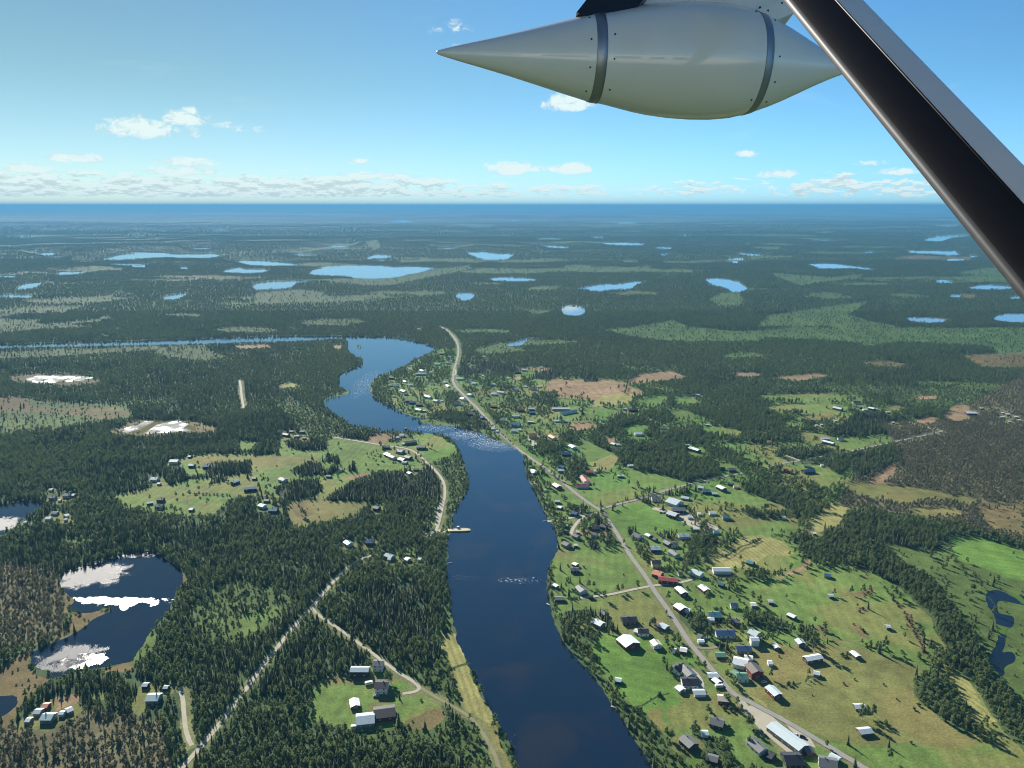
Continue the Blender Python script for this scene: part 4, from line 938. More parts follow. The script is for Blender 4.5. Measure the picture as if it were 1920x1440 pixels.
def build_ground():
    rows = list(np.arange(1640, 400, -1.35)) + list(np.arange(400, 392.7, -.35))
    Yr = [-4000, -1500, -300, 60, 200, 290] + [float(gnd(CX, p).y) for p in rows]
    Yr = sorted(set(Yr)); Yr = np.array(Yr + [74000.0, 80000.0])
    t = np.concatenate([-np.array([6, 4, 2.6, 1.9, 1.5, 1.25, 1.1, 1.0, .93, .88, .84]), np.linspace(-.80, .80, 1320), np.array([.84, .88, .93, 1.0, 1.1, 1.25, 1.5, 1.9, 2.6, 4, 6])])
    YY = np.repeat(Yr[:, None], len(t), 1); XX = np.maximum(YY, 330) * t[None, :]
    x, y = XX.ravel(), YY.ravel(); nr, nc = YY.shape
    c = classify(x, y); z = height(x, y)
    base = PALA[c].copy()
    n1, n2, n3 = fbm(x, y, 9, 5, 3), fbm(x, y, 60, 6, 4), fbm(x, y, 260, 9, 3)
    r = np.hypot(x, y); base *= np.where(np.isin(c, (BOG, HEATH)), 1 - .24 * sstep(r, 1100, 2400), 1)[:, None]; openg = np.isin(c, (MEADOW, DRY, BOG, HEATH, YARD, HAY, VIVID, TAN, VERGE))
    base *= (1 + .5 * (n1 - .5) * np.where(r < 2500, 1, .2) + .5 * (n2 - .5))[:, None]
    dry = sstep(n2, .49, .63)[:, None] * np.where(np.isin(c, (MEADOW, YARD, DRY)), .5, 0)[:, None]
    base = base * (1 - dry) + np.array([.205, .165, .065]) * dry
    grn = sstep(n3, .54, .66)[:, None] * np.where(np.isin(c, (DRY, YARD, MEADOW)), .6, 0)[:, None]
    base = base * (1 - grn) + np.array([.085, .19, .036]) * grn
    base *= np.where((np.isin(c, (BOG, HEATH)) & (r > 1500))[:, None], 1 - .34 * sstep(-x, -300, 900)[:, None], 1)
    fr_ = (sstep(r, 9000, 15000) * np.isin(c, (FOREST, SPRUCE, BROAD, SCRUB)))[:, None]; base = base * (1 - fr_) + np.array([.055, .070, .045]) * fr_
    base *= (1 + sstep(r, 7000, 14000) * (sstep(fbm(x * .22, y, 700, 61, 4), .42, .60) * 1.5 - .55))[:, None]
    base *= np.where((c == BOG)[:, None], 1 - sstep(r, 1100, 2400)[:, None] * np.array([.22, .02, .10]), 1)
    # mown lines and ditches
    def dirn(a, b):
        d = gnd(*b) - gnd(*a); return math.degrees(math.atan2(d.y, d.x)) + 90
    for cl, ang, per, am in ((HAY, dirn((850, 1187), (912, 1350)), 5.0, .16), (MEADOW, dirn((1700, 1120), (1778, 1223)), 9, .07), (TAN, 10, 16, .07), (VIVID, dirn((1140, 965), (1290, 990)), 9, .06)):
        s = np.sin((x * math.cos(R(ang)) + y * math.sin(R(ang)) + 6 * (n2 - .5)) * 6.283 / per) * np.where(r < 1500, 1, 0)
        base *= (1 + am * s * (c == cl))[:, None]
    reedy = (c == BOG) | (c == HEATH)
    st = sstep(fbm(x * .35, y, 30, 91, 3), .52, .62) * reedy
    base = base * (1 - .35 * st)[:, None] + np.array([.06, .09, .03]) * (.35 * st)[:, None]
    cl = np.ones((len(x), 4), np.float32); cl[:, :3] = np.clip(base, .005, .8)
    co = np.empty((len(x), 3), np.float32); co[:, 0], co[:, 1], co[:, 2] = x, y, z
    me = bpy.data.meshes.new('ground'); me.vertices.add(len(x)); me.vertices.foreach_set('co', co.ravel())
    i = (np.arange(nr - 1)[:, None] * nc + np.arange(nc - 1)[None, :]).ravel()
    q = np.stack([i, i + 1, i + nc + 1, i + nc], 1).astype(np.int32)
    me.loops.add(q.size); me.loops.foreach_set('vertex_index', q.ravel())
    me.polygons.add(len(q)); me.polygons.foreach_set('loop_start', np.arange(0, q.size, 4, dtype=np.int32)); me.polygons.foreach_set('loop_total', np.full(len(q), 4, np.int32))
    me.polygons.foreach_set('use_smooth', np.ones(len(q), bool))
    me.update(calc_edges=True)
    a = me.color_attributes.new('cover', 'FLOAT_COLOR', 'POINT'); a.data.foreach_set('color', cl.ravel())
    mt = bpy.data.materials.new('ground_cover'); mt.use_nodes = True; nt = mt.node_tree; N, L = nt.nodes, nt.links; p = N['Principled BSDF']
    p.inputs['Roughness'].default_value = .95; p.inputs['Specular IOR Level'].default_value = .1
    at = N.new('ShaderNodeAttribute'); at.attribute_name = 'cover'; tc = N.new('ShaderNodeTexCoord')
    prev = at.outputs['Color']
    for sc, lo, hi, de in ((.55, .72, 1.28, 4), (.07, .8, 1.2, 5), (.006, .82, 1.18, 4)):
        n = N.new('ShaderNodeTexNoise'); n.inputs['Scale'].default_value = sc; n.inputs['Detail'].default_value = de; n.inputs['Roughness'].default_value = .62; L.new(tc.outputs['Object'], n.inputs[0])
        m = N.new('ShaderNodeMapRange'); m.inputs[1].default_value = .3; m.inputs[2].default_value = .7; m.inputs[3].default_value = lo; m.inputs[4].default_value = hi; L.new(n.outputs[0], m.inputs[0])
        v = N.new('ShaderNodeVectorMath'); v.operation = 'SCALE'; L.new(prev, v.inputs[0]); L.new(m.outputs[0], v.inputs[3]); prev = v.outputs[0]
        if sc > .5: bn = n
    L.new(prev, p.inputs['Base Color'])
    b = N.new('ShaderNodeBump'); b.inputs['Strength'].default_value = .35; b.inputs['Distance'].default_value = .6; L.new(bn.outputs[0], b.inputs['Height']); L.new(b.outputs[0], p.inputs['Normal'])
    me.materials.append(mt)
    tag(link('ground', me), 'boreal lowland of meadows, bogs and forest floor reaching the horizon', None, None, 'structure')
build_ground()

# ------------------------------------------------------------------ water
def water_mat(name, deep, shallow, rough, rscale, foam=(), wind=(), fthr=.60, bump=.06, reeds=False, reedt=.47, calm=(), ior=1.36, coat=0.0, reedc=(.15, .14, .07)):
    mt = bpy.data.materials.new(name); mt.use_nodes = True; nt = mt.node_tree; N, L = nt.nodes, nt.links; p = N['Principled BSDF']
    p.inputs['IOR'].default_value = ior; p.inputs['Coat Weight'].default_value = coat; p.inputs['Coat IOR'].default_value = 1.5; p.inputs['Coat Roughness'].default_value = .03; p.inputs['Specular IOR Level'].default_value = .5
    tc = N.new('ShaderNodeTexCoord'); sep = N.new('ShaderNodeSeparateXYZ'); L.new(tc.outputs['Object'], sep.inputs[0])
    def m(op, a, b=None):
        n = N.new('ShaderNodeMath'); n.operation = op
        for i, v in enumerate((a, b)):
            if v is None: continue
            if isinstance(v, (int, float)): n.inputs[i].default_value = v
            else: L.new(v, n.inputs[i])
        return n.outputs[0]
    def noise(sc, de=4, dist=0.0, vec=None):
        n = N.new('ShaderNodeTexNoise'); n.inputs['Scale'].default_value = sc; n.inputs['Detail'].default_value = de; n.inputs['Distortion'].default_value = dist; L.new(vec or tc.outputs['Object'], n.inputs[0]); return n.outputs[0]
    def sm(v, a, b):
        n = N.new('ShaderNodeMapRange'); n.interpolation_type = 'SMOOTHSTEP'; n.inputs[1].default_value = a; n.inputs[2].default_value = b; L.new(v, n.inputs[0]); return n.outputs[0]
    def sv(k):
        v = N.new('ShaderNodeVectorMath'); v.operation = 'MULTIPLY'; v.inputs[1].default_value = (1, k, 1); L.new(tc.outputs['Object'], v.inputs[0]); return v.outputs[0]
    def ell(lst):
        best = None
        for (cx, cy, rx, ry, rot, s) in lst:
            dx, dy = m('SUBTRACT', sep.outputs[0], cx), m('SUBTRACT', sep.outputs[1], cy); c, sn = math.cos(rot), math.sin(rot)
            u = m('MULTIPLY', m('ADD', m('MULTIPLY', dx, c), m('MULTIPLY', dy, sn)), 1 / rx); v = m('MULTIPLY', m('SUBTRACT', m('MULTIPLY', dy, c), m('MULTIPLY', dx, sn)), 1 / ry)
            q = m('MULTIPLY', m('MAXIMUM', m('SUBTRACT', 1.0, m('ADD', m('MULTIPLY', u, u), m('MULTIPLY', v, v))), 0.0), s)
            best = q if best is None else m('MAXIMUM', best, q)
        return best
    mx = N.new('ShaderNodeMix'); mx.data_type = 'RGBA'; mx.inputs[6].default_value = (*deep, 1); mx.inputs[7].default_value = (*shallow, 1)
    L.new(sm(noise(.018, 5, .5), .5, .68), mx.inputs[0]); colr = mx.outputs[2]
    rg = m('ADD', rough, m('MULTIPLY', sm(noise(rscale, 4, .4), .42, .66), rough * 1.2))
    if wind:
        w = ell(wind); w = sm(m('ADD', m('MULTIPLY', m('SUBTRACT', noise(.07, 7, .6), .5), 2.4), w), .15, .8); w = m('MULTIPLY', w, sm(ell(wind), .0, .15)); w = m('MULTIPLY', sm(m('ADD', noise(1.1, 3), m('SUBTRACT', w, .5)), .505, .515), sm(w, .05, .1)); rg = m('ADD', rg, m('MULTIPLY', w, .14))
    if calm:
        w = ell(calm); w = sm(m('ADD', m('MULTIPLY', m('SUBTRACT', noise(.08, 8, .8), .5), 1.8), w), .15, .95); w = m('MULTIPLY', w, sm(ell(calm), .0, .15)); w = m('MULTIPLY', sm(m('ADD', noise(1.3, 3), m('MULTIPLY', m('SUBTRACT', w, .5), .42)), .505, .515), sm(w, .05, .1)); rg = m('ADD', rg, m('MULTIPLY', w, .66))
    if foam:
        f = ell(foam); st = noise(.55, 6, 1.0)
        f = m('MULTIPLY', sm(m('ADD', st, m('MULTIPLY', m('MINIMUM', f, 1.0), .20)), fthr + .06, fthr + .10), sm(f, .0, .25))
        m2 = N.new('ShaderNodeMix'); m2.data_type = 'RGBA'; m2.inputs[7].default_value = (.62, .68, .70, 1); L.new(f, m2.inputs[0]); L.new(colr, m2.inputs[6]); colr = m2.outputs[2]
        rg = m('ADD', rg, m('MULTIPLY', f, .6))
    if reeds:
        f = sm(noise(.035, 6, .6, sv(.35)), reedt, reedt + .06)
        m2 = N.new('ShaderNodeMix'); m2.data_type = 'RGBA'; m2.inputs[7].default_value = (*reedc, 1); L.new(f, m2.inputs[0]); L.new(colr, m2.inputs[6]); colr = m2.outputs[2]
        rg = m('ADD', rg, m('MULTIPLY', f, .9)); L.new(m('SUBTRACT', .5, m('MULTIPLY', f, .5)), p.inputs['Specular IOR Level'])
    L.new(colr, p.inputs['Base Color']); L.new(m('MINIMUM', rg, .9), p.inputs['Roughness'])
    b = N.new('ShaderNodeBump'); b.inputs['Strength'].default_value = bump; b.inputs['Distance'].default_value = .5; L.new(noise(.9, 5), b.inputs['Height']); L.new(b.outputs[0], p.inputs['Normal'])
    return mt
def wl(px, py, rxp, ryp, rot=0, s=1.0):
    c, a, b = gnd(px, py), gnd(px + rxp, py), gnd(px, py - ryp)
    return (c.x, c.y, abs(a.x - c.x), abs(b.y - c.y), R(rot), s)
FOAM = [wl(935, 828, 75, 20, -20, .62), wl(880, 815, 60, 12, 0, .6), wl(820, 803, 60, 8, 0, .45), wl(690, 718, 34, 30, 0, .32), wl(975, 1088, 56, 9, 0, .35), wl(870, 1084, 35, 8, 0, .2),
        wl(962, 1392, 22, 20, 0, .08)]
MW = {'river': water_mat('river_water', (.005, .009, .017), (.016, .014, .014), .04, .02, FOAM, bump=.02, ior=1.33, coat=1.0),
      'lake': water_mat('lake_water', (.17, .21, .215), (.19, .22, .22), .02, .01, bump=.010, ior=1.5, coat=1.0),  # pale base colour: bright sky reflection painted into the water
      'glint': water_mat('ruffled_lake_water', (.010, .020, .038), (.014, .022, .032), .002, .03, (), [wl(232, 1127, 120, 13, -4, .75), wl(160, 1238, 50, 20, 12, 1.0)], .72, .0008, calm=[wl(172, 1078, 82, 30, 0, 1.0), wl(130, 1232, 75, 34, 10, .8), wl(-20, 985, 90, 20, 0, 1.0), wl(245, 1040, 60, 8, 0, .8)]),
      'bog': water_mat('dark_bog_water', (.006, .012, .020), (.010, .016, .012), .08, .05, reeds=True, bump=.02, ior=1.36, reedc=(.075, .135, .032), reedt=.54),
      'shallow': water_mat('reedy_shallow_water', (.22, .25, .25), (.16, .16, .12), .62, .05, reeds=True, bump=.02, reedt=.54)}
def fractal(P, amp, it=3, seed=0):
    r = random.Random(seed)
    for _ in range(it):
        Q = []
        for a, b in zip(P, P[1:] + P[:1]):
            d = b - a; l = d.length; Q.append(a)
            if l > 5: Q.append(a + d * .5 + Vector((-d.y, d.x, 0)).normalized() * r.uniform(-1, 1) * min(l * .09, amp))
            # keep short edges as they are
        P = Q; amp *= .6
    return P
def water_obj(name, px, z, m, label, seed, amp=4.0, group=None):
    import bmesh
    P = [gnd(a, b) for a, b in px]; P = [Vector((p.x, p.y, 0)) for p in P]; P = fractal(P, amp * max(1, P[0].length / 1200), 3, seed)
    bm = bmesh.new(); vs = [bm.verts.new((p.x, p.y, 0)) for p in P]; f = bm.faces.new(vs); f.normal_update()
    if f.normal.z < 0: bmesh.ops.reverse_faces(bm, faces=[f])
    bmesh.ops.triangulate(bm, faces=bm.faces[:], ngon_method='EAR_CLIP')
    me = bpy.data.meshes.new(name); bm.to_mesh(me); bm.free(); me.materials.append(m)
    o = link(name, me, None, (0, 0, z)); return tag(o, label, None, group, 'structure')
water_obj('river', RIVER, .12, MW['river'], 'broad dark blue river winding through the village with white rapids', 1, 3.0)
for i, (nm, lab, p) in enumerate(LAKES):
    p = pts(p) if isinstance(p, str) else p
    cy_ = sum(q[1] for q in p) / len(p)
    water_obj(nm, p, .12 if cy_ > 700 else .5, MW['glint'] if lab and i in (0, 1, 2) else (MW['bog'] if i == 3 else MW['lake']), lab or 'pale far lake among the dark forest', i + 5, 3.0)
for i, (nm, lab, p) in enumerate(SHALLOW): water_obj(nm, p, .12, MW['shallow'], lab, 90 + i, 9.0)
def add_isle(px):
    P = [gnd(a, b) for a, b in px]; m = MB(); m.prism([(p.x, p.y, -.2) for p in P], [(p.x, p.y, .5) for p in P])
    tag(m.build('river_islet', mat('islet_grass', (.10, .15, .05), .9, var=.3, scale=.2)), 'tiny grassy islet in the wide pool of the river', None, None, 'structure')
add_isle(ISLES[0])
def spit(px, label, z=.3):
    P = [gnd(a, b) for a, b in px]; P = [Vector((p.x, p.y, 0)) for p in P]; P = fractal(P, 2, 2, 4); m = MB(); m.prism([(p.x, p.y, -.2) for p in P], [(p.x, p.y, z) for p in P])
    tag(m.build('grassy_shore', bpy.data.materials.get('islet_grass')), label, None, None, 'structure')

# ------------------------------------------------------------------ roads
RM = {'asphalt': mat('worn_asphalt', (.25, .245, .215), .9, var=.18, scale=.15), 'gravel': mat('pale_gravel', (.38, .355, .275), .95, var=.2, scale=.12), 'dirt': mat('worn_grass_track', (.20, .19, .10), .95, var=.25, scale=.12),
      'shoulder': mat('road_shoulder', (.20, .185, .12), .95, var=.25, scale=.2)}
for k, (rd, P) in enumerate(zip(ROADS, ROADP)):
    z = .05 + .012 * (len(ROADS) - k)
    rr = random.Random(k); m = MB(); Lf, Rt = strip_w(P, rd[1] / 2)
    for i, (a, b) in enumerate(zip(Lf, Rt)):
        w = rr.uniform(-.1, .1); d = (a - b).normalized()
        m.v += [(a.x + d.x * w, a.y + d.y * w, 0), (b.x + d.x * w, b.y + d.y * w, 0)]
    for i in range(len(P) - 1): m.f.append((2 * i, 2 * i + 1, 2 * i + 3, 2 * i + 2)); m.m.append(0)
    o = m.build(rd[0], RM[rd[3]], loc=(0, 0, z)); tag(o, rd[5], None, None, 'structure')
# bare yards and gravel squares
for k, (s, mt, lb) in enumerate([('1395,1325 1412,1322 1440,1335 1478,1372 1500,1400 1480,1405 1450,1385 1425,1368', 'gravel', 'bare gravel yard at the road fork'),
                      ('1225,950 1260,958 1295,965 1350,990 1335,1000 1290,985 1250,962 1222,955', 'gravel', 'gravel farmyard by the big pale barn'),
                      ('990,905 1003,900 1010,912 1000,918', 'dirt', 'worn yard by the river bank'),
                      ('990,822 1004,818 1012,832 1000,840', 'gravel', 'gravel yard by the yellow house'),
                      ('1460,1340 1490,1358 1520,1385 1530,1402 1512,1398 1480,1366', 'gravel', 'gravel parking strip along the long white building')]):
    P = [gnd(a, b) for a, b in pts(s)]; m = MB(); m.v = [(p.x, p.y, 0) for p in P]; m.f = [tuple(range(len(P)))]; m.m = [0]
    tag(m.build('gravel_yard', RM[mt], loc=(0, 0, .03 + .003 * k)), lb, None, None, 'structure')

# haze: even pale air over the whole lowland
def build_haze():
    m = MB(); m.box(-100000, 100000, -4500, 82000, -1.5, CH + 60)
    mt = bpy.data.materials.new('haze_air'); mt.use_nodes = True; N = mt.node_tree.nodes; N.clear()
    o = N.new('ShaderNodeOutputMaterial'); v = N.new('ShaderNodeVolumePrincipled'); v.inputs['Density'].default_value = 1 / 16000
    v.inputs['Color'].default_value = (.105, .345, .60, 1); v.inputs['Anisotropy'].default_value = .1
    mt.node_tree.links.new(v.outputs[0], o.inputs['Volume'])
    tag(m.build('haze', mt), 'thin blue summer haze over the lowland', None, None, 'stuff')
build_haze()
# ------------------------------------------------------------------ trees
BARK = mat('tree_bark', (.12, .09, .07), .9); WBARK = mat('birch_bark', (.5, .47, .42), .8)
F_SPRUCE = foliage('spruce_needles', (.100, .142, .058), (.200, .245, .110), .60)
F_BIRCH = foliage('birch_leaves', (.125, .180, .066), (.205, .265, .110), .62)
F_VEIL = foliage('veil_tinted_birch_leaves', (.165, .170, .100), (.245, .235, .150), .6)  # slightly brownish leaves, with a reddish lens veil put into their colour
F_BUSH = foliage('willow_leaves', (.075, .125, .045), (.14, .18, .075), .30)
def spruce_geo(seed, h=11.0, rad=1.75, tiers=13, nb=8):
    r = random.Random(seed); m = MB(); t = MB()
    t.tube((0, 0, 0), (0, 0, h * .93), .17, .03, 6)
    core = [(rad * .5 * math.cos(i * 1.047) , rad * .5 * math.sin(i * 1.047), h * .1) for i in range(6)]
    b = len(m.v); m.v += core + [(0, 0, h * .92)]
    for i in range(6): m.f.append((b + i, b + (i + 1) % 6, b + 6)); m.m.append(0)
    for k in range(tiers):
        f = k / (tiers - 1); z = h * (.09 + .86 * f); R0 = rad * (1 - f) ** .85 * (1 + .12 * math.sin(k * 2.1 + seed)) + .12
        for j in range(nb):
            a = 6.2832 * (j + r.uniform(-.25, .25) + .5 * (k % 2)) / nb; L = R0 * r.uniform(.72, 1.18); w = L * .36 + .06
            dz = -L * r.uniform(.25, .5); c, s = math.cos(a), math.sin(a); q = .55
            b = len(m.v); zz = z + r.uniform(-.15, .15)
            m.v += [(0, 0, zz + .28), (c * L * q - s * w, s * L * q + c * w, zz + dz * q), (c * L, s * L, zz + dz), (c * L * q + s * w, s * L * q - c * w, zz + dz * q)]
            m.f += [(b, b + 1, b + 2), (b, b + 2, b + 3)]; m.m += [0, 0]
    m.v.append((0, 0, h)); top = len(m.v) - 1
    for j in range(5):
        a = 1.2566 * j; m.v.append((.14 * math.cos(a), .14 * math.sin(a), h * .88))
    for j in range(5): m.f.append((top, top + 1 + j, top + 1 + (j + 1) % 5)); m.m.append(0)
    return m, t
def birch_geo(seed, h=8.5, rad=2.5, n=250, base=.24, lsz=.68):
    r = random.Random(seed); m = MB(); t = MB()
    bend = (r.uniform(-.3, .3), r.uniform(-.3, .3))
    t.tube((0, 0, 0), (bend[0], bend[1], h * .5), .14, .09, 6); t.tube((bend[0], bend[1], h * .5), (bend[0] * 1.5, bend[1], h * .9), .09, .02, 5)
    lobes = []
    for k in range(6):
        a = 2.4 * k + r.uniform(-.5, .5); q = (r.uniform(.30, .62) if k < 5 else .1) * rad; zz = h * (base + .17 + .10 * k)
        lobes.append((Vector((q * math.cos(a) + bend[0], q * math.sin(a) + bend[1], zz)), rad * r.uniform(.50, .66) * (1.1 - .08 * k), h * r.uniform(.13, .19)))
        t.tube((bend[0] * .8, bend[1] * .8, zz * .72), tuple(lobes[-1][0]), .06, .02, 4)
    for L, lr, lz in lobes:
        b = len(m.v)
        ring = [(0, 0, 1)] + [(math.cos(i * 1.257) * .85, math.sin(i * 1.257) * .85, .35) for i in range(5)] + [(math.cos(i * 1.257 + .6) * .85, math.sin(i * 1.257 + .6) * .85, -.35) for i in range(5)] + [(0, 0, -1)]
        m.v += [(L.x + x * lr * .72, L.y + y * lr * .72, L.z + z * lz * .75) for x, y, z in ring]
        for i in range(5):
            j = (i + 1) % 5; m.f += [(b, b + 1 + i, b + 1 + j), (b + 1 + i, b + 6 + i, b + 1 + j), (b + 1 + j, b + 6 + i, b + 6 + j), (b + 11, b + 6 + j, b + 6 + i)]; m.m += [0] * 4
    for _ in range(n):
        L, lr, lz = r.choice(lobes); d = Vector((r.gauss(0, 1), r.gauss(0, 1), r.gauss(0, 1))).normalized(); k = r.uniform(.72, 1.15)
        c = Vector((L.x + d.x * lr * k, L.y + d.y * lr * k, L.z + d.z * lz * k)); u = Vector((r.gauss(0, 1), r.gauss(0, 1), r.gauss(0, .6))).normalized(); v = u.cross(d).normalized() if abs(u.dot(d)) < .95 else u.orthogonal()
        s = lsz * r.uniform(.5, 1.0); b = len(m.v); m.v += [tuple(c - u * s * .6), tuple(c + v * s * .45), tuple(c + u * s * .6), tuple(c - v * s * .45)]
        m.f.append((b, b + 1, b + 2, b + 3)); m.m.append(0)
    return m, t
def joined(name, geo, mats):
    m, t = geo; v = m.v + t.v; n = len(m.v); f = m.f + [tuple(i + n for i in q) for q in t.f]
    return mesh(name, v, f, mats, [0] * len(m.f) + [1] * len(t.f))
SPR = [spruce_geo(s, (11.5, 10, 12.5, 9, 11, 12)[s], (1.6, 2.0, 1.45, 2.2, 1.8, 2.05)[s], (13, 11, 14, 10, 12, 11)[s], (8, 7, 8, 9, 8, 7)[s]) for s in range(6)]
BIR = [birch_geo(s + 20, 8.2 + (s % 3) * .7, 2.35 + .3 * (s % 2)) for s in range(4)]
BSH = [birch_geo(s + 60, 2.6, 1.3, 110, .02, .5) for s in range(3)]

def sample_trees():
    rng = np.random.default_rng(5); out = []
    for (a, b, s, sc) in ((300, 1300, 3.55, .84), (1300, 2600, 4.9, .9), (2600, 5000, 8.4, 1.05), (5000, 9000, 16.0, 1.45), (9000, 17000, 34.0, 2.3)):
        nx, ny = int(b * 1.62 / s), int((b - a) / s)
        gx, gy = np.meshgrid(np.arange(nx) - nx / 2, np.arange(ny)); x = (gx.ravel() + rng.uniform(0, 1, gx.size)) * s; y = a + (gy.ravel() + rng.uniform(0, 1, gx.size)) * s
        k = np.abs(x) < y * .80 + 40; out.append(np.stack([x[k], y[k], np.full(k.sum(), sc)], 1))
    P = np.concatenate(out); x, y, sc = P[:, 0], P[:, 1], P[:, 2]
    c = classify(x, y); zc = y * CP + CH * SP; px, py = CX + F * x / zc, CY + F * (-y * SP + CH * CP) / zc
    near = y < 2600
    DS = {FOREST: (.60, .34, 0), SPRUCE: (.90, .08, 0), BROAD: (.16, .78, .06), SCRUB: (.04, .22, .45), BOG: (.020, .045, .09), HEATH: (.010, .025, .06), YARD: (.0, .0, .0), VEILWOOD: (.10, .62, .22), VERGE: (0, .01, .04),
          MEADOW: (0, .0012, .002), DRY: (.0005, .001, .004), HAY: (0, 0, 0), TAN: (0, .001, .001), VIVID: (0, .0005, .001), GRAVEL: (0, 0, 0)}
    D = np.array([DS[i] for i in range(15)])
    p = D[c].copy()
    cl = fbm(x, y, 38, 71, 3); hi = sstep(cl, .43, .50); yd = c == YARD; mixn = fbm(x, y, 90, 99, 2)
    p[yd, 0] = (.03 + .34 * hi * sstep(mixn, .45, .6))[yd]; p[yd, 1] = (.06 + .46 * hi)[yd]; p[yd, 2] = .14
    p[(c == SCRUB) & (y > 1500), 1] = .50; p[(c == SCRUB) & (y > 1500), 0] = .16
    sp = c == FOREST; q = sstep(fbm(x, y, 70, 13, 3), .42, .62); p[sp, 0] = (.68 - .42 * q)[sp]; p[sp, 1] = (.28 + .42 * q)[sp]
    gap = sstep(fbm(x, y, 26, 19, 2), .84, .76); tall = np.isin(c, (FOREST, SPRUCE, BROAD, VEILWOOD)); p[tall] *= gap[tall][:, None]; p *= (1 - .85 * sstep(y, 9500, 16500))[:, None]
    u = rng.uniform(0, 1, len(x)); kind = np.where(u < p[:, 0], 0, np.where(u < p[:, 0] + p[:, 1], 1, np.where((u < p.sum(1)) & near, 2, -1)))
    kind[(kind == 1) & (c == VEILWOOD)] = 3
    size = (.45 + .72 * rng.beta(2.2, 1.8, len(x))) * sc; size[kind == 0] *= 1 + .18 * (fbm(x, y, 120, 55, 2)[kind == 0] - .5); size[c == VEILWOOD] *= .78; size[(c == YARD) & (kind < 2)] *= 1.05
    wet = lookup(water, px, py, False); cl_ = lookup(clear, px, py, False); kind[wet | cl_] = -1
    # trees in front of open ground stand low enough to leave it in view
    hp = np.where(kind == 2, 2.5, np.where(kind == 0, 10.5, 8.0)) * size * F / zc
    opn = np.isin(cls, (MEADOW, DRY, TAN, HAY, VIVID, BOG, HEATH)) | water
    for fr in (.45, .9):
        hit = lookup(opn, px, py - fr * hp, False) & np.isin(c, (FOREST, SPRUCE, BROAD, VEILWOOD, SCRUB)) & (y < 2600)
        low = hit & (kind >= 0) & (rng.uniform(0, 1, len(x)) < (.8 if fr < .5 else .4)); kl = np.where(rng.uniform(0, 1, int(low.sum())) < .5, 2, 1); kind[low] = kl; size[low] = np.where(kl == 2, rng.uniform(.9, 1.6, len(kl)), rng.uniform(.28, .5, len(kl)))
    hs = lookup(clear, px, py - .6 * hp, False) & (y < 2600); kind[hs & (rng.uniform(0, 1, len(x)) < .25)] = -1
    hw = lookup(housing, px, py - .5 * hp, False) | lookup(housing, px, py, False) | lookup(housing, px, py - .95 * hp, False); 
    own = lookup(housing, px, py, False); kind[own] = -1; lw = hw & ~own & (kind >= 0); low = lw & np.isin(c, (FOREST, SPRUCE, BROAD, VEILWOOD, SCRUB)); kind[lw & ~low] = -1
    kl = np.where(rng.uniform(0, 1, int(low.sum())) < .6, 2, 1); kind[low] = kl; size[low] = np.where(kl == 2, rng.uniform(.8, 1.3, len(kl)), rng.uniform(.22, .35, len(kl)))
    k = kind >= 0
    z = height(x[k], y[k]); rot = rng.uniform(0, 6.283, k.sum())
    return np.stack([x[k], y[k], z, size[k], rot, kind[k], px[k], py[k], c[k]], 1)

def instancer(name, P, protos, label, seed):
    me = bpy.data.meshes.new(name); n = len(P); me.vertices.add(n); me.vertices.foreach_set('co', P[:, :3].astype(np.float32).ravel())
    rng = np.random.default_rng(seed)
    a = me.attributes.new('size', 'FLOAT', 'POINT'); a.data.foreach_set('value', P[:, 3].astype(np.float32))
    a = me.attributes.new('turn', 'FLOAT', 'POINT'); a.data.foreach_set('value', P[:, 4].astype(np.float32))
    a = me.attributes.new('pick', 'INT', 'POINT'); a.data.foreach_set('value', rng.integers(0, len(protos), n).astype(np.int32))
    o = link(name, me); tag(o, label, None, None, 'stuff')
    g = bpy.data.node_groups.new(name, 'GeometryNodeTree'); g.interface.new_socket('Geometry', in_out='INPUT', socket_type='NodeSocketGeometry'); g.interface.new_socket('Geometry', in_out='OUTPUT', socket_type='NodeSocketGeometry')
    N, L = g.nodes, g.links; gi, go = N.new('NodeGroupInput'), N.new('NodeGroupOutput')
    def at(nm, ty):
        k = N.new('GeometryNodeInputNamedAttribute'); k.data_type = ty; k.inputs[0].default_value = nm; return k.outputs[0]
    jn = N.new('GeometryNodeGeometryToInstance')
    for p in reversed(protos):
        oi = N.new('GeometryNodeObjectInfo'); oi.inputs['Object'].default_value = p; oi.inputs['As Instance'].default_value = True; L.new(oi.outputs['Geometry'], jn.inputs[0])
    ip = N.new('GeometryNodeInstanceOnPoints'); ip.inputs['Pick Instance'].default_value = True
    cx = N.new('ShaderNodeCombineXYZ'); L.new(at('turn', 'FLOAT'), cx.inputs[2])
    L.new(gi.outputs[0], ip.inputs['Points']); L.new(jn.outputs[0], ip.inputs['Instance']); L.new(at('pick', 'INT'), ip.inputs['Instance Index']); L.new(cx.outputs[0], ip.inputs['Rotation'])
    cs = N.new('ShaderNodeCombineXYZ'); s = at('size', 'FLOAT'); [L.new(s, cs.inputs[i]) for i in range(3)]; L.new(cs.outputs[0], ip.inputs['Scale'])
    L.new(ip.outputs[0], go.inputs[0]); md = o.modifiers.new('scatter', 'NODES'); md.node_group = g
    return o
def tree_zone(px, py, c):
    if px < 480: return 'in the lower-left forest beside the pale forest road'
    if px < 640 and py > 1290: return 'in the wood between the forest road and the farm clearing'
    if px < 960 and py > 1290: return 'in the wood below the red barn by the river'
    if px < 960: return 'in the wood north of the farm lane'
    if px < 1300: return 'in the thicket on the east river bank'
    if px < 1640: return 'among the dark roofed houses west of the main road'
    return 'in the belt of wood edging the lower right bog'
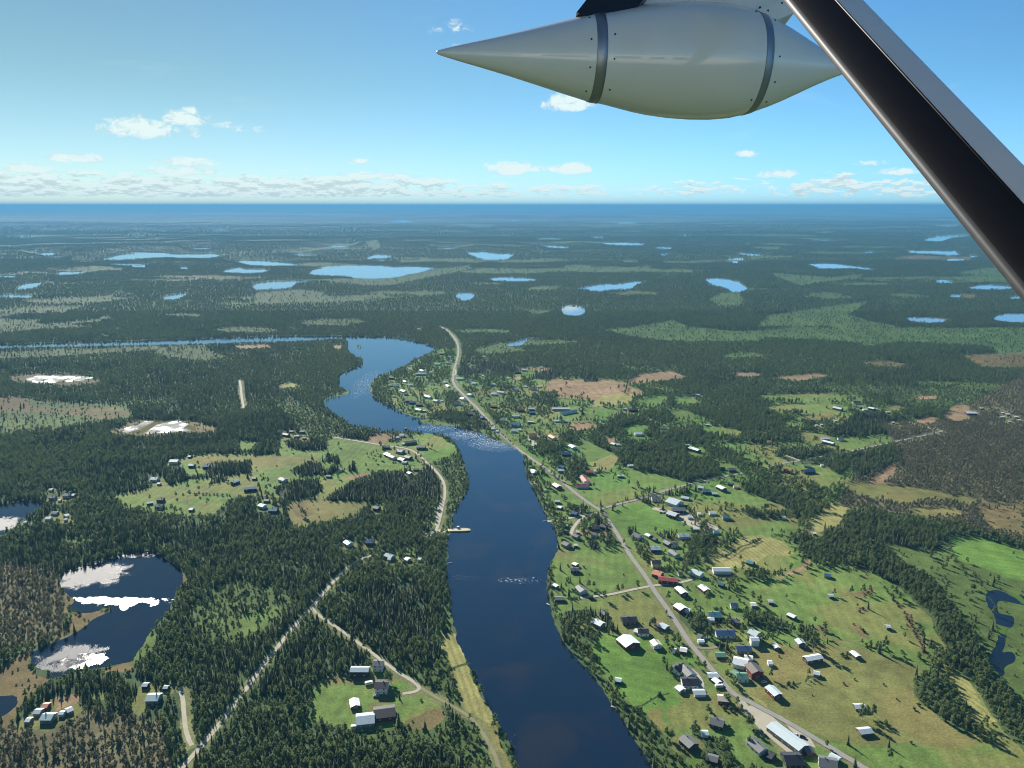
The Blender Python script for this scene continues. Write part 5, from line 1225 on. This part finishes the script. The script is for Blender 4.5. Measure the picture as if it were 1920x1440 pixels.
def plant_trees(T):
    protos = {}
    for k, (nm, geo, mats) in {0: ('spruce', SPR, (F_SPRUCE, BARK)), 1: ('birch', BIR, (F_BIRCH, WBARK)), 2: ('willow', BSH, (F_BUSH, BARK)), 3: ('dull_birch', BIR[:3], (F_VEIL, WBARK))}.items():
        protos[k] = [bpy.data.objects.new(nm + '_model', joined(nm + '_model', g, mats)) for g in geo]
    taken = np.zeros(len(T), bool)
    inview = (T[:, 6] > 2) & (T[:, 6] < 1918) & (T[:, 7] < 1445)
    for k, nm, geo, fm, bm_, cat, adj in ((0, 'spruce_tree', SPR, F_SPRUCE, BARK, 'spruce', 'narrow dark spruce'), (1, 'birch_tree', BIR, F_BIRCH, WBARK, 'birch', 'rounded grey-green birch')):
        cm = [mesh('crown', g[0].v, g[0].f, fm) for g in geo]; tm = [mesh('trunk', g[1].v, g[1].f, bm_) for g in geo]
        idx = np.where((T[:, 5] == k) & inview)[0]; idx = idx[np.argsort(T[idx, 1])][:300]; taken[idx] = True
        root0 = bpy.data.objects.new(nm, None)
        for n, i in enumerate(idx):
            x, y, z, s, rot, _, px, py, c = T[i]
            r = root0 if n == 0 else root0.copy(); col.objects.link(r); r.location = (x, y, z); r.scale = (s, s, s); r.rotation_euler = (0, 0, rot)
            zn = tree_zone(px, py, c); tag(r, f'{adj} {zn}', cat, f'{cat} trees {zn}')
            v = n % len(cm); a = bpy.data.objects.new('trunk', tm[v]); b = bpy.data.objects.new('crown', cm[v])
            for o in (a, b): col.objects.link(o); o.parent = r
    for k, nm, lb in ((0, 'spruce_forest', 'dark spruces of the wide forest reaching back to the far lakes'), (1, 'birch_forest', 'grey-green birches mixed through the wide forest'), (2, 'willow_scrub', 'low willow scrub on the river banks, bogs and yards'), (3, 'dull_woodland', 'young birch wood painted with a brownish veil at the right edge and lower left corner')):
        P = T[(T[:, 5] == k) & ~taken]; instancer(nm, P, protos[k], lb, k)
    print('TREES', len(T), [int((T[:, 5] == k).sum()) for k in range(4)])
# ------------------------------------------------------------------ small things
def build_small():
    # parked cars
    cars = [('A', 120, 1242, 30, 'w', 'white car parked beside the very long building'), ('A', 262, 1212, -40, 'k', 'dark car parked at the roadside by the very long building'), ('A', 215, 1200, -40, 'w', 'white car parked at the roadside by the very long building'),
            ('B', 1890, 800, 10, 'w', 'white car parked behind the dark red barn'), ('B', 533, 152, 80, 'k', 'dark car parked in the yard of the riverside cottage'), ('F', 1120, 965, 10, 'w', 'first white car from the west on the farmyard gravel'),
            ('F', 1145, 968, 10, 'l', 'silver car on the farmyard gravel beside the white car'), ('F', 1330, 985, 40, 'w', 'white car in the crowded yard east of the farm halls'), ('F', 1372, 1005, 20, 'r', 'red car in the crowded yard east of the farm halls'),
            ('B', 1462, 470, 15, 'w', 'white car in the yard below the roadside grove'), ('C', 900, 905, 8, 'l', 'silver car in front of the black roofed farm house'), ('F', 1310, 915, 30, 'k', 'dark car by the grey roofed farm hall'), ('B', 1690, 1000, 60, 'r', 'red car parked near the road fork')]
    CC = {'w': (.65, .67, .67), 'k': (.03, .035, .045), 'l': (.35, .37, .38), 'r': (.30, .03, .03)}
    gl = hm('car_glass', (.015, .02, .025), rough=.08, spec=.7); ty = hm('tyre_rubber', (.02, .02, .02), rough=.9)
    for t, x, y, a, c, lb in cars:
        p = gnd(*tp(t, x, y)); r = empty('car', (p.x, p.y, .09), R(a)); bm = hm('car_paint_' + {'w': 'white', 'k': 'dark', 'l': 'silver', 'r': 'red'}[c], CC[c], rough=.25, spec=.6, coat=.6)
        m = MB(); sec = [(-2.2, .35, .75), (-2.1, .3, .95), (-.9, .3, 1.0), (1.0, .3, .95), (2.1, .3, .8), (2.2, .4, .6)]
        for (x0, b0, t0), (x1, b1, t1) in zip(sec, sec[1:]):
            m.prism([(x0, -.88, b0), (x0, .88, b0), (x0, .84, t0), (x0, -.84, t0)], [(x1, -.88, b1), (x1, .88, b1), (x1, .84, t1), (x1, -.84, t1)])
        m.build('body', bm, r)
        m = MB(); m.prism([(-1.7, -.78, .95), (1.05, -.78, .95), (1.05, .78, .95), (-1.7, .78, .95)], [(-1.3, -.64, 1.42), (.35, -.64, 1.42), (.35, .64, 1.42), (-1.3, .64, 1.42)]); m.build('window_glass', gl, r)
        m = MB(); m.box(-1.25, .3, -.62, .62, 1.43, 1.47); m.build('roof', bm, r)
        for sx in (-1.35, 1.35):
            for sy in (-.8, .8): m = MB(); m.tube((sx, sy - .1, .32), (sx, sy + .1, .32), .32, .32, 12); m.build('wheel', ty, r)
        tag(r, lb, 'car', 'parked cars')
    # caravans
    for t, x, y, a, lb in [('B', 1552, 835, 5, 'white caravan parked below the pale roofed garage at the main road'), ('C', 745, 1142, 10, 'white caravan parked at the corner of the metal lean-to'), ('B', 1218, 572, 60, 'small white caravan by the path west of the white roofed red shed'), ('C', 848, 812, 20, 'white caravan alone on the grass of the farm clearing')]:
        p = gnd(*tp(t, x, y)); r = empty('caravan', (p.x, p.y, 0), R(a)); wm = hm('caravan_shell', (.7, .72, .7), rough=.4); ty = HM['tyre_rubber']
        m = MB(); pr = [(-3, .6), (2.8, .6), (3.1, 1.4), (2.6, 2.4), (-2.7, 2.5), (-3.1, 1.6)]; m.prism([(a_, -1.1, b_) for a_, b_ in pr], [(a_, 1.1, b_) for a_, b_ in pr]); m.build('body', wm, r)
        for s in (-1, 1):
            m = MB(); yy = s * 1.1; m.box(-1.6, 1.6, min(yy, yy + s * .03), max(yy, yy + s * .03), 1.45, 2.0); m.build('window', HM['car_glass'], r)
            m = MB(); m.tube((0, s * .95 - .1, .32), (0, s * .95 + .1, .32), .32, .32, 10); m.build('wheel', ty, r)
        m = MB(); m.tube((3, 0, .6), (4.1, 0, .5), .05, .05, 6); m.build('drawbar', ty, r); tag(r, lb, 'caravan', 'caravans')
    # rowing boats
    for t, x, y, a, lb in [('B', 764, 986, -35, 'pale rowing boat pulled up at the bend of the east bank'), ('B', 271, 216, -55, 'white rowing boat on the bank below the grey boathouse'), ('F', 246, 1030, 10, 'white boat at the end of the river landing track'), ('G', 1455, 1345, 20, 'white boat at the west bank')]:
        p = gnd(*tp(t, x, y)); r = empty('rowing_boat', (p.x, p.y, .1), R(a)); m = MB(); n = 9; hull = []
        for i in range(n):
            u = i / (n - 1); hw = .75 * (math.sin(math.pi * min(1, u * .62 + .38)) ** .7 if u < 1 else 0) + .02; xx = -2.4 + 4.8 * u; zr = .5 + .25 * u * u
            b = len(m.v); m.v += [(xx, -hw, zr), (xx, -hw * .6, .05), (xx, hw * .6, .05), (xx, hw, zr), (xx, hw * .85, zr - .02), (xx, hw * .5, .15), (xx, -hw * .5, .15), (xx, -hw * .85, zr - .02)]
            if i:
                for k in range(8): m.f.append((b - 8 + k, b - 8 + (k + 1) % 8, b + (k + 1) % 8, b + k)); m.m.append(0)
        m.f.append(tuple(range(8))); m.m.append(0); m.build('hull', hm('boat_paint', (.62, .60, .55), rough=.5), r)
        for xx in (-1.2, .2): m = MB(); m.box(xx - .13, xx + .13, -.55, .55, .38, .42); m.build('thwart', hm('boat_wood', (.3, .2, .12)), r)
        tag(r, lb, 'boat', 'rowing boats')
    # ferry on the west bank
    p = gnd(*tp('G', 1516, 1101)); r = empty('cable_ferry', (p.x, p.y, .1), R(4)); dk = hm('ferry_deck', (.50, .45, .30), rough=.7, var=.15, scale=.8); yl = hm('ferry_yellow', (.62, .46, .08), rough=.5)
    m = MB(); pr = [(-11, 1.2), (-8, .0), (8, .0), (11, 1.2)]; m.prism([(a, -3.4, b) for a, b in pr], [(a, 3.4, b) for a, b in pr]); m.build('hull', yl, r)
    m = MB(); m.box(-9.6, 9.6, -3.1, 3.1, 1.21, 1.32); m.build('deck', dk, r)
    for s in (-1, 1):
        m = MB(); m.tube((-9, s * 3.2, 2.2), (9, s * 3.2, 2.2), .07, .07); [m.tube((x, s * 3.2, 1.2), (x, s * 3.2, 2.2), .05, .05) for x in range(-9, 10, 3)]; m.build('railing', HM['white_trim'], r)
    m = MB(); m.box(-1.4, 1.4, 3.3, 5.2, .3, 3.4); c = m.build('wheelhouse', HM['white_trim'], r); m = MB(); m.box(-1.45, 1.45, 3.25, 5.25, 2.2, 2.9); m.build('window', HM['car_glass'], c)
    for s in (-1, 1): m = MB(); m.prism([(s * 10.2, -2.6, 1.2), (s * 10.2, 2.6, 1.2), (s * 13.5, 2.4, .7), (s * 13.5, -2.4, .7)][::s], [(s * 10.2, -2.6, 1.34), (s * 10.2, 2.6, 1.34), (s * 13.5, 2.4, .84), (s * 13.5, -2.4, .84)][::s]); m.build('ramp', dk, r)
    tag(r, 'small yellow-decked ferry moored at the west bank landing', 'ferry')
build_small()

# ------------------------------------------------------------------ lone trees and bushes standing in the open (kind, tile, base x, base y, size)
LONE = '''A 497 146 1 .9 A 628 138 1 .9 A 712 128 1 1.0 A 750 130 2 1.2 A 780 118 2 1 A 750 248 0 .95 A 672 232 1 .5 A 690 270 2 1 A 712 250 2 1.2 A 690 408 1 .5 A 712 415 2 1.2 A 350 358 1 .7 A 335 385 2 1.3 A 430 420 2 1.5 A 400 400 2 1
A 705 515 1 .7 A 770 525 1 .6 A 820 530 1 .6 A 845 545 1 .5 A 880 560 1 1.3 A 735 520 2 1.2 A 1068 335 1 .8 A 1125 440 1 1.1 A 1155 480 1 1.2 A 1165 500 0 1 A 930 110 1 .8 A 960 150 1 1.1 A 985 185 1 1 A 350 560 1 1.7 A 330 545 1 1.3 A 290 490 1 1.1 A 180 440 1 1.1 A 240 430 1 .9
A 705 1080 1 1.25 A 790 1050 1 1.15 A 740 1060 1 .9 A 560 600 2 1.4 A 590 605 2 1.2 A 565 810 2 1 A 1095 1000 2 1.2 A 1130 975 2 1.2 A 650 1436 0 .9 A 440 1290 1 .6 A 1110 745 0 .9
B 368 88 0 .75 B 437 48 0 .7 B 508 50 0 .8 B 578 92 1 1.0 B 402 88 1 .6 B 378 130 2 1.3 B 790 125 1 .9 B 825 118 1 .8 B 940 95 1 .9 B 1175 190 1 1.0 B 1315 95 2 1.3 B 1505 90 1 .8 B 1460 205 1 1.2 B 1375 210 1 .6 B 1155 495 1 .9 B 1200 440 2 1.3 B 1160 700 0 .8 B 1195 735 1 .9 B 1225 720 1 .7
B 1390 640 1 .6 B 1445 700 1 .9 B 1405 690 1 .8 B 1465 1045 1 .9 B 1480 1020 2 1.5 B 1620 960 1 1.0 B 1600 945 1 .8 B 1690 970 1 .9 B 1720 1020 1 .8 B 1590 1000 2 1.5 B 1640 1010 2 1.5 B 1775 1140 1 1.1 B 1800 1120 1 1 B 1625 1140 2 1.2 B 1770 630 1 .7
B 1615 770 1 .9 B 1670 830 1 1.0 B 1640 790 1 .8 B 1870 490 1 1 B 1910 500 1 .9 B 1560 300 1 1 B 715 340 0 .95 B 740 385 0 .9 B 755 400 0 1 B 700 310 0 .8 B 1305 640 1 .5 B 1350 630 1 .5 B 1780 1265 1 .8
C 985 800 1 1.3 C 1008 795 1 1.25 C 1290 780 0 1.15 C 1075 920 0 .5 C 1240 935 2 .8 C 1500 1110 0 1 C 1605 1075 1 .6 C 1070 1130 0 1.1 C 810 540 1 .8 C 720 490 0 1.1 C 1780 1140 1 .8 C 1795 1110 1 .9 C 660 680 1 .9 C 800 680 0 .8 C 835 690 1 .9
G 600 600 0 1 G 612 640 0 1 G 640 640 1 .9 G 610 650 0 1.1 G 595 640 0 .9 G 700 650 0 1.2 G 725 640 0 1.35 G 740 625 0 1 G 835 540 1 .7 G 865 545 1 .7 G 905 515 1 .6 G 618 470 1 .9 G 500 580 0 1 G 420 560 0 1 G 80 800 1 .9 G 40 840 0 1 G 75 840 1 .9 G 90 740 1 1
G 345 990 1 1.1 G 370 1000 1 1 G 1215 530 1 .8 G 1240 560 1 .9 G 1260 600 0 .8 G 780 330 1 .8 G 825 340 1 .8 G 875 350 1 .8 G 890 355 1 .7 G 1020 365 1 .7 G 985 378 2 1.2 G 1450 590 1 .6 G 1130 620 2 .8
H 1410 790 1 1.1 H 1480 760 1 .9 H 1320 850 1 .8 H 1290 950 1 1 H 1320 970 1 1.1 H 1250 960 1 .8 H 1210 955 1 .8 H 1170 950 1 .7 H 1495 840 1 .8 H 1550 850 1 .7 H 1485 610 1 .9 H 1470 650 0 .8
F 950 790 1 1.0 F 945 770 1 .8 F 760 720 1 .7 F 815 700 1 .5 F 665 165 1 1.1 F 730 155 1 .5 F 1140 1140 1 .8 F 905 1190 1 1 F 985 1185 0 .8 F 880 1120 0 1 F 905 1110 1 .9 F 925 1105 0 .8 F 195 700 1 1.1 F 262 870 0 .9 F 210 720 1 .8 F 150 760 1 .9 F 130 620 1 .8 F 1160 1390 2 1.3 F 1180 1320 2 1.2 F 1610 930 1 .9 F 1640 935 1 .9 F 1600 940 0 .8
F 1655 930 1 .7 F 800 45 1 1.1 F 840 30 1 1.1 F 738 35 2 1.4 F 365 60 1 1.2 F 408 15 1 1.1 F 400 960 1 .7 F 440 955 1 .7 F 480 950 1 .7 F 520 945 1 .8 F 560 950 1 .8 F 385 1130 1 1 F 370 1150 1 .9 F 1430 1090 1 1.2 F 1460 1110 1 1 F 1345 1130 1 1 F 350 800 2 1
E 450 950 1 1.2 E 440 955 1 1 E 685 415 0 1.1 E 335 265 1 1.4 E 345 440 1 1.2 E 365 435 1 1 E 440 180 0 1 E 480 165 1 1.2 E 500 160 1 1 E 30 1115 1 .7 E 100 1125 1 .7 E 60 650 1 1 E 100 650 1 1.1 E 180 680 1 1 E 210 690 1 .9 E 290 580 1 .9 E 600 790 1 .6 E 410 800 1 .7'''
def hedges():
    out = []; rr = random.Random(9)
    for line, kind, st, sz in [('1061,1163 1075,1160 1090,1156 1108,1153 1118,1154', 0, 3.2, .62), ('1124,1152 1130,1160 1138,1172 1150,1186', 0, 3.5, .75), ('1135,1034 1150,1028 1165,1024 1176,1018', 1, 4, .6),
                               ('1100,1000 1106,990 1112,985', 1, 5, .7), ('1117,962 1122,972 1130,985 1138,998', 0, 4.5, .8), ('1125,955 1130,968 1140,985', 1, 5, .7), ('1030,885 1038,893 1046,900 1078,910', 1, 6, .9), ('1060,870 1075,885 1082,900', 1, 6, .9),
                               ('1255,748 1248,757 1260,745', 1, 6, .8), ('1300,910 1310,925 1322,940 1380,952 1440,958', 1, 8, .6), ('1370,993 1400,992 1440,996 1475,1000', 1, 12, .6),
                               ('1650,1095 1690,1140 1735,1225', 2, 6, 1.1), ('340,928 400,928 440,930 478,933', 2, 5, 1.2), ('225,945 345,962', 2, 9, 1), ('1360,1230 1400,1245', 2, 6, 1), ('1620,1210 1700,1225 1740,1240', 2, 7, 1.2), ('1560,1240 1625,1205', 2, 20, .8),
                               ('1180,705 1172,740', 1, 8, .7), ('1090,1122 1060,1124', 2, 3, .8), ('1240,1140 1262,1172', 1, 11, .5), ('1022,865 1015,880', 1, 8, .7), ('900,780 940,815 965,838', 1, 9, .6), ('1005,880 1020,910 1030,940', 1, 9, .55)]:
        P = densify(pts(line), smooth_it=1); acc = 0
        for a, b in zip(P, P[1:]):
            L = (b - a).length; n = int(L / st)
            for i in range(n):
                q = a.lerp(b, (i + rr.uniform(.1, .9)) / max(n, 1)); out.append((q.x + rr.uniform(-1, 1), q.y + rr.uniform(-1, 1), kind, sz * rr.uniform(.8, 1.2)))
    return out
def lone():
    f = LONE.split(); out = []; rr = random.Random(3)
    for i in range(0, len(f), 5):
        t, x, y, k, s = f[i:i + 5]; p = gnd(*tp(t, float(x), float(y))); out.append((p.x, p.y, int(k), float(s) * rr.uniform(.92, 1.08)))
    for h in HOUSES:                       # garden trees round the houses of the village
        x, y, ang, L, W = house_geom(h)[:5]; px, py = to_px(x, y)
        if not (690 < px < 1500 and 640 < py < 1130) and not (1200 < px < 1440 and 1120 < py < 1440) and not (440 < px < 640): continue
        for _ in range(6 if py < 900 else 3):
            a = rr.uniform(-.5, 3.6); d = max(L, W) / 2 + rr.uniform(3, 11); X, Y = x + d * math.cos(a), y + d * math.sin(a); s = rr.uniform(.5, 1.15); k = rr.choice((1, 1, 1, 0, 2)); q = to_px(X, Y); t = to_px(X, Y, 8 * s)
            ar = lambda v: np.array([v])
            if any(lookup(housing, ar(u[0]), ar(u[1]), False)[0] for u in (q, t)) or lookup(water, ar(q[0]), ar(q[1]), False)[0] or lookup(clear, ar(q[0]), ar(q[1]), False)[0]: continue
            out.append((X, Y, k, s))
    return out + hedges()
def all_trees():
    T = sample_trees(); ex = []; rr = random.Random(11)
    for x, y, k, s in lone():
        px, py = to_px(x, y); ex.append((x, y, 0, s, rr.uniform(0, 6.28), k, px, py, YARD))
    return np.concatenate([T, np.array(ex)])
build_all_houses()
plant_trees(all_trees())
# ------------------------------------------------------------------ the aeroplane: wing strut and streamlined pod, a few metres from the camera
def sheet(name, P, Q, m, parent=None, smooth=True, close=False):
    """a skin between two outlines with the same number of points"""
    n = len(P); v = list(P) + list(Q); f = [(i, (i + 1) % n, n + (i + 1) % n, n + i) for i in range(n if close else n - 1)]
    if close: f += [tuple(reversed(range(n))), tuple(range(n, 2 * n))]
    me = mesh(name, v, f, m, None, smooth)
    return link(name, me, parent)
PAINT = mat('aircraft_white_paint', (.66, .66, .63), .28, spec=.5, coat=.9, var=.05, scale=6)
DARKR = mat('black_rubber_boot', (.008, .008, .010), .6, spec=.2, var=.35, scale=14)
BAND = mat('brushed_metal_band', (.30, .31, .33), .38, metal=.75)
SCREW = mat('screw_steel', (.03, .03, .035), .5, metal=.5)
def zdepth(p): return p.y * CP + (CH - p.z) * SP
def build_pod():
    root = empty('underwing_pod', camspace(1200, 112, 3.97)); inv = Matrix.Translation(-root.location)
    A, B = camspace(818, 98, 3.86), camspace(1604, 128, 4.06); ax = (B - A).normalized(); Lm = (B - A).length
    up = (Vector((0, 0, 1)) - ax * ax.z).normalized(); sd = ax.cross(up)
    prof = [(818, .3), (819, 2), (822, 4.5), (840, 9.5), (870, 17.5), (900, 25), (950, 38), (1000, 52), (1050, 66), (1080, 74), (1098, 79), (1103, 80), (1118, 81.5), (1132, 84), (1150, 88), (1180, 94.5), (1210, 99.5), (1250, 103.5), (1290, 105), (1330, 104), (1365, 100), (1395, 92.5),
            (1412, 87), (1430, 80), (1437, 77.5), (1460, 67.5), (1490, 53), (1520, 38), (1550, 24), (1575, 14), (1595, 6), (1603, 1)]
    def at_px(px): return A + (B - A) * ((px - 818) / (1604 - 818))
    def ring(px, r, n=64):
        c = at_px(px); rm = r / F * zdepth(c) * .975; return [c + up * (rm * math.cos(6.2832 * i / n)) + sd * (rm * math.sin(6.2832 * i / n)) for i in range(n)]
    def lathe(name, lo, hi, m, extra=0.0):
        pr = [p for p in prof if lo < p[0] < hi]; xs = [q[0] for q in prof]; rs = [q[1] for q in prof]
        pr = [(lo, float(np.interp(lo, xs, rs)))] + pr + [(hi, float(np.interp(hi, xs, rs)))]
        v, f, n = [], [], 64
        for px, r in pr: v += [tuple(inv @ p) for p in ring(px, r + extra)]
        for k in range(len(pr) - 1):
            for i in range(n): f.append((k * n + i, k * n + (i + 1) % n, (k + 1) * n + (i + 1) % n, (k + 1) * n + i))
        if extra:
            for k in (0, len(pr) - 1):
                b = len(v); v += [tuple(inv @ p) for p in ring(pr[k][0], pr[k][1] - 1.5)]
                for i in range(n): f.append((k * n + i, k * n + (i + 1) % n, b + (i + 1) % n, b + i))
        me = mesh(name, v, f, m, None, True); return link(name, me, root)
    lathe('nose_cone', 818, 1105, PAINT); lathe('body_shell', 1105, 1400, PAINT); lathe('tail_cone', 1400, 1603, PAINT)
    lathe('clamp_band', 1096, 1114, BAND, .8); lathe('clamp_band', 1393, 1408, BAND, .8)
    xs = [q[0] for q in prof]; rs = [q[1] for q in prof]
    for px, degs in ((1086, (35, 75, 112, 150)), (1126, (25, 70, 100, 140)), (1384, (30, 140)), (1420, (35, 90, 120, 150))):
        for dg in degs:
            c = at_px(px); rm = (float(np.interp(px, xs, rs)) + .3) / F * zdepth(c) * .975; a = R(dg)
            d = up * math.cos(a) + sd * math.sin(a)
            if d.dot(cam.location - c) < 0: d = up * math.cos(a) - sd * math.sin(a)
            q = inv @ (c + d * rm); m = MB(); m.tube(q - d * .003, q + d * .002, 0.0048, .0042, 14); m.build('screw', SCREW, root)
    # pylon up to the wing
    def slab(name, poly, z0, z1, mt, tgt, bev=0):
        P = [inv @ camspace(x, y, z0) for x, y in poly]; Q = [inv @ camspace(x * z0 / z1 + CX * (1 - z0 / z1), y * z0 / z1 + CY * (1 - z0 / z1), z1) for x, y in poly]
        return sheet(name, P, Q, mt, tgt, False, True)
    slab('pylon', [(1190, 60), (1205, -90), (1515, -90), (1484, -8), (1489, 24), (1442, 44), (1400, 70)], 3.90, 4.10, PAINT, root)
    lip = slab('fairing_strip', [(1393, 29), (1478, -6), (1489, 24), (1441, 43)], 3.885, 3.899, PAINT, root)
    for x, y in ((1414, 30), (1440, 20), (1466, 6), (1425, 14)):
        p = inv @ camspace(x, y, 3.886); d = (cam.location - camspace(x, y, 3.886)).normalized(); m = MB(); m.tube(p - d * .003, p + d * .003, .006, .0055, 12); m.build('screw', SCREW, root)
    slab('strut_boot', [(1081, 23), (1092, 27), (1112, 33), (1135, 35), (1160, 31), (1186, 25), (1212, -8), (1270, -90), (1180, -90), (1110, -14)], 3.80, 3.96, mat('gloss_black_fairing', (.012, .013, .018), .25, spec=.5), root)
    tag(root, 'pale grey pointed pod with two metal bands hanging below the aeroplane wing', 'aircraft pod')
def build_strut():
    def lx(y): return 1471 + .8018 * y
    def Rx(y): return 1615 + .968 * y
    def Zy(y): return 3.0 * 144.0 / (Rx(y) - lx(y))
    ys = (-160, 1000)
    root = empty('wing_strut', camspace(1600, 100, 2.8)); org = root.location.copy()
    fwd = Vector((0, CP, -SP))
    def section(y):
        n = 96; out = []; Lp, Rp = camspace(lx(y), y, Zy(y) * 1.012), camspace(Rx(y), y, Zy(y) * .955)
        th = .033
        for i in range(n):
            a = 6.2832 * i / n; s = .5 - .5 * math.cos(a); q = math.sin(a)
            # an aerofoil: blunt dark nose on the right-hand rear side, thin edge at the left
            depth = th * (abs(q) ** .55) * (1 if q > 0 else -1) * (1.0 - .25 * s)
            base = Lp.lerp(Rp, s); out.append((base - fwd * depth - org, s, q))
        return out
    S0, S1 = section(ys[0]), section(ys[1])
    def part(name, keep, m, off=0.0):
        idx = [i for i in range(len(S0)) if keep(S0[i][1], S0[i][2])]
        # contiguous run
        st = max(range(len(idx)), key=lambda k: (idx[k] - idx[k - 1]) % len(S0) if k or True else 0); idx = idx[st:] + idx[:st]; idx = idx + [(idx[-1] + 1) % len(S0)]
        P = [S0[i][0] for i in idx]; Q = [S1[i][0] for i in idx]; n = len(P); K = 24
        v = []; f = []
        for k in range(K + 1):
            for a, b in zip(P, Q): v.append(a.lerp(b, k / K))
        for k in range(K):
            for i in range(n - 1): f.append((k * n + i, k * n + i + 1, (k + 1) * n + i + 1, (k + 1) * n + i))
        return link(name, mesh(name, v, f, m, None, True), root)
    ci = [p[1] for p in S0]
    part('rubber_boot', lambda s, q: q >= 0 and .05 <= s < .575, DARKR)
    part('painted_skin', lambda s, q: (q >= 0 and s >= .575) or (q < 0 and s > .02), PAINT)
    part('edge_strip', lambda s, q: (q >= 0 and s < .05) or (q < 0 and s <= .02), mat('worn_edge_metal', (.035, .038, .045), .55, metal=.2, var=.4, scale=30))
    # small bead along the joint of rubber and paint
    m = MB(); j = min((i for i in range(len(S0)) if S0[i][2] >= 0 and S0[i][1] >= .575), key=lambda i: S0[i][1])
    m.tube(S0[j][0], S1[j][0], .0035, .0035, 8); m.build('joint_bead', DARKR, root, True)
    # shallow worn marks on the paint
    tag(root, 'wide wing strut with black rubber face and white painted back at the right', 'wing strut')
def build_fuselage():
    # the cabin side just behind the camera; the pod mirrors it and it throws sunlight back on pod and strut
    root = empty('fuselage', (0, -1.12, CH - .85)); n = 48
    st = [(-4.2, .10, .55), (-4.0, .32, .60), (-3.4, .52, .68), (-2.6, .66, .78), (-1.6, .80, .85), (-.5, .84, .87), (1.2, .84, .87), (2.6, .78, .88), (4.0, .60, .95), (5.6, .38, 1.05), (7.4, .16, 1.15)]
    v, f = [], []
    for x, r, zc in st:
        for i in range(n):
            a = 6.2832 * i / n; c, s_ = math.cos(a), math.sin(a); e = 2 / 2.6
            v.append((x, r * math.copysign(abs(c) ** e, c), zc + r * math.copysign(abs(s_) ** e, s_)))
    for k in range(len(st) - 1):
        for i in range(n): f.append((k * n + i, (k + 1) * n + i, (k + 1) * n + (i + 1) % n, k * n + (i + 1) % n))
    f += [tuple(range(n)), tuple(reversed(range((len(st) - 1) * n, len(st) * n)))]
    link('hull', mesh('hull', v, f, PAINT, None, True), root)
    gls = hm('cabin_window_glass', (.015, .02, .025), rough=.06, spec=.6)
    for x0, x1 in ((-2.1, -1.45), (-1.3, -.65), (-.45, .35), (.55, 1.15), (1.35, 1.9)):
        m = MB(); m.prism([(x0, .80, .98), (x1, .80, .98), (x1 - .05, .74, 1.38), (x0 + .05, .74, 1.38)], [(x0, .862, .98), (x1, .862, .98), (x1 - .05, .815, 1.38), (x0 + .05, .815, 1.38)]); m.build('window', gls, root)
    tag(root, 'white aeroplane fuselage with a row of cabin windows, mirrored in the pod', 'fuselage')
build_pod(); build_strut(); build_fuselage()
